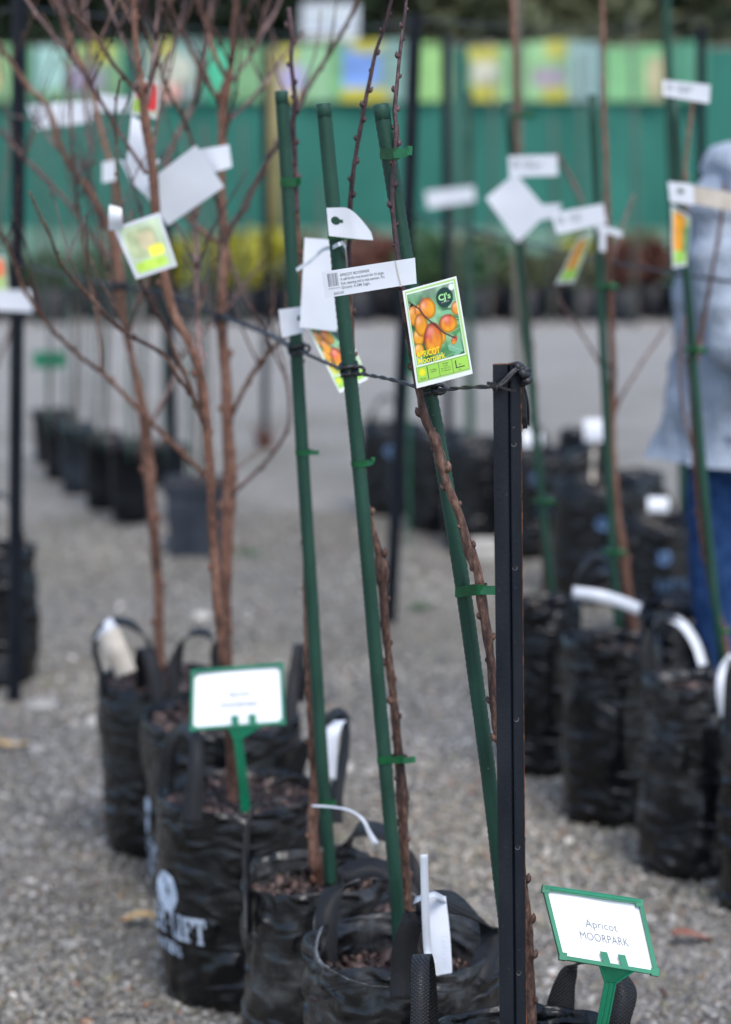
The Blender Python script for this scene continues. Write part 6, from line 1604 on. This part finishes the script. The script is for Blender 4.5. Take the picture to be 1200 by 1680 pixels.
# ------------------------------------------------------------------ person in a pale hoodie
def loft(sections, n=40, fold=0.0, fs_=3.0, seed=0):
    """sections: (centre, half width, half depth, tilt in x) rings from top to bottom"""
    vs, fs = [], []
    S_ = catmull([(c[0], c[1], c[2], a, b) for (c, a, b) in sections], .025)
    for s in S_:
        for i in range(n):
            th = 2 * math.pi * i / n
            q = V((math.cos(th) * 1.2, math.sin(th) * 1.2, s[2] * fs_ + seed))
            k = 1 + fold * mnoise.noise(q * 1.5) + fold * .6 * mnoise.noise(q * 3.6 + V((2, 0, 0))) 
            vs.append(V((s[0] + s[3] * k * math.cos(th), s[1] + s[4] * k * math.sin(th), s[2])))
    m = len(S_)
    for j in range(m - 1):
        for i in range(n): fs.append((j * n + i, j * n + (i + 1) % n, (j + 1) * n + (i + 1) % n, (j + 1) * n + i))
    return vs, fs
def person():
    PYY = 5.85
    X = at(1256, 500, PYY).x
    t = root('person', V((X, PYY, 0)), 'person in a pale blue-grey hooded jacket and blue jeans standing at the right edge', 'person')
    # continuous body: skin-modifier figure
    J = [((0, .01, .96), .11), ((0, .02, 1.12), .10), ((0, .02, 1.30), .105), ((.02, .01, 1.44), .05), ((.07, -.01, 1.56), .075), ((.09, -.02, 1.66), .072),
         ((-.115, -.03, 1.36), .035), ((-.105, -.13, 1.12), .032), ((-.03, -.17, .99), .026), ((.0, -.19, .97), .022),
         ((.115, -.03, 1.36), .035), ((.105, -.13, 1.12), .032), ((.03, -.17, .99), .026), ((.01, -.19, .97), .022),
         ((-.09, 0, .84), .075), ((-.10, -.01, .50), .05), ((-.10, .02, .10), .035), ((-.10, -.12, .045), .03),
         ((.09, 0, .84), .075), ((.08, -.01, .50), .05), ((.07, .02, .10), .035), ((.07, -.12, .045), .03)]
    E = [(0, 1), (1, 2), (2, 3), (3, 4), (4, 5), (2, 6), (6, 7), (7, 8), (8, 9), (2, 10), (10, 11), (11, 12), (12, 13), (0, 14), (14, 15), (15, 16), (16, 17), (0, 18), (18, 19), (19, 20), (20, 21)]
    me = bpy.data.meshes.new('body'); me.from_pydata([j[0] for j in J], E, []); me.materials.append(M['skin'])
    b = bpy.data.objects.new('body', me); COL.objects.link(b); b.parent = t; WLOC[b.name] = WLOC[t.name]
    sk = b.modifiers.new('skin', 'SKIN'); 
    for i, j in enumerate(J): me.skin_vertices[0].data[i].radius = (j[1] * .92, j[1] * .92)
    me.skin_vertices[0].data[0].use_root = True
    b.modifiers.new('sub', 'SUBSURF').levels = 2; b.modifiers['sub'].render_levels = 2
    # fingers at both hands
    for s in (-1, 1):
        mb = MB(); hp = V((X + s * .02, PYY - .19, .96))
        for k in range(4):
            o_ = hp + V(((k - 1.5) * .017, -.01, 0)); L = (.055, .065, .06, .048)[k]
            mb.tube([o_, o_ + V((0, -L * .5, -.008)), o_ + V((0, -L * .8, -.025)), o_ + V((0, -L * .85, -.045))], [.009, .0085, .008, .006], 8)
        mb.tube([hp + V((-s * .025, .02, 0)), hp + V((-s * .045, -.01, -.005)), hp + V((-s * .04, -.04, -.015))], [.011, .010, .007], 8)
        mb.build('fingers', M['skin'], t, True)
    # jacket torso: broad A-line, hem level at thigh
    def c(px, py): return at(px, py, PYY)
    rows = []
    for (xl, py, xr, dep) in ((1196, 262, 1318, .07), (1164, 282, 1345, .10), (1136, 312, 1372, .13), (1124, 370, 1386, .15), (1116, 440, 1394, .155), (1106, 520, 1404, .16), (1096, 600, 1412, .17), (1086, 670, 1422, .18), (1078, 720, 1430, .185), (1074, 752, 1434, .185)):
        A, B_ = c(xl, py), c(xr, py)
        rows.append((((A.x + B_.x) / 2, PYY + .01, A.z), (B_.x - A.x) / 2, dep))
    vs, fs = loft(rows, 96, .15, 4.5, 3)
    m = len(vs)
    fs.append(tuple(range(m - 96, m))[::-1])
    mesh_obj('jacket', vs, fs, M['hoodie'], t, True)
    # sleeves bent towards the front pocket
    for s in (-1, 1):
        cx = rows[2][0][0]
        if s < 0: tr = [c(1168, 322), c(1166, 400), c(1168, 470), c(1180, 540), c(1216, 576), c(1256, 590)]
        else: tr = [V((2 * cx - q.x, q.y, q.z)) for q in (c(1168, 322), c(1166, 400), c(1168, 470), c(1180, 540), c(1216, 576), c(1256, 590))]
        tr = [V((q.x, PYY - .13 - .07 * min(1, k / 3), q.z)) for k, q in enumerate(tr)]
        pts = [V(tuple(q)) for q in catmull([tuple(q) for q in tr], .015)]
        n = len(pts); rr = [(.075 - .022 * i / n) * (1 + .22 * mnoise.noise(V((i * .30, s, 3))) + .07 * math.sin(i * .9)) for i in range(n)]
        mb = MB(); mb.tube(pts, rr, 20); mb.build('sleeve', M['hoodie'], t, True)
    mb = MB()
    for tr_ in ([(1196, 600), (1212, 640), (1224, 690), (1228, 735)], [(1176, 700), (1230, 704), (1300, 706)]):
        mb.tube([V(tuple(q)) for q in catmull([(c(x, y).x, PYY - .20 + (.03 if y > 690 else 0), c(x, y).z) for x, y in tr_], .02)], .006, 8)
    mb.build('jacket_seam', M['hoodie'], t, True)
    # hood: a soft folded pouch lying over the nape and shoulders
    hr = []
    for (xl, py, xr, dep) in ((1200, 232, 1300, .06), (1172, 240, 1322, .10), (1156, 256, 1338, .13), (1150, 276, 1346, .145), (1154, 292, 1342, .13), (1146, 306, 1350, .145), (1150, 322, 1350, .13)):
        A, B_ = c(xl, py), c(xr, py); hr.append((((A.x + B_.x) / 2, PYY + .02, A.z), (B_.x - A.x) / 2, dep))
    vs, fs = loft(hr, 48, .16, 9.0, 5); mesh_obj('hood', vs, fs, M['hoodie'], t, True)
    # jeans legs
    for s, xs in ((-1, (1188, 1186, 1184, 1182, 1180)), (1, (1318, 1312, 1306, 1302, 1300))):
        R_ = []
        for x, py, w, dp in zip(xs, (735, 850, 980, 1120, 1245), (62, 56, 48, 42, 42), (.10, .095, .08, .07, .07)):
            q = c(x, py); R_.append(((q.x, PYY + .01, max(.06, q.z)), w / scale_at(q), dp))
        vs, fs = loft(R_, 28, .10, 5.5, s * 3); m = len(vs); fs.append(tuple(range(28))); fs.append(tuple(range(m - 28, m))[::-1])
        mesh_obj('jeans_leg', vs, fs, M['denim'], t, True)
        q = V((R_[-1][0][0], PYY - .06, 0)); mb = MB()
        mb.tube([q + V((0, .12, .04)), q + V((0, .06, .055)), q + V((0, -.02, .05)), q + V((0, -.10, .035)), q + V((0, -.15, .025))], [.035, .046, .045, .038, .018], 12); mb.build('shoe', M['shoe'], t, True)
    # hair cap and face features on the head (beyond the frame)
    hc = V((X + .085, PYY - .015, 1.62)); vs, fs = [], []
    for j in range(9):
        ph = math.pi * .62 * j / 8
        for i in range(24):
            th = 2 * math.pi * i / 24; vs.append(hc + V((.098 * math.sin(ph) * math.cos(th), .02 + .112 * math.sin(ph) * math.sin(th), .125 * math.cos(ph))))
    fs = [(j * 24 + i, j * 24 + (i + 1) % 24, (j + 1) * 24 + (i + 1) % 24, (j + 1) * 24 + i) for j in range(8) for i in range(24)]
    mesh_obj('hair', vs, fs, M['hair'], t, True)
person()
for k in list(S.objects):
    if 'r' in k.keys(): del k['r']
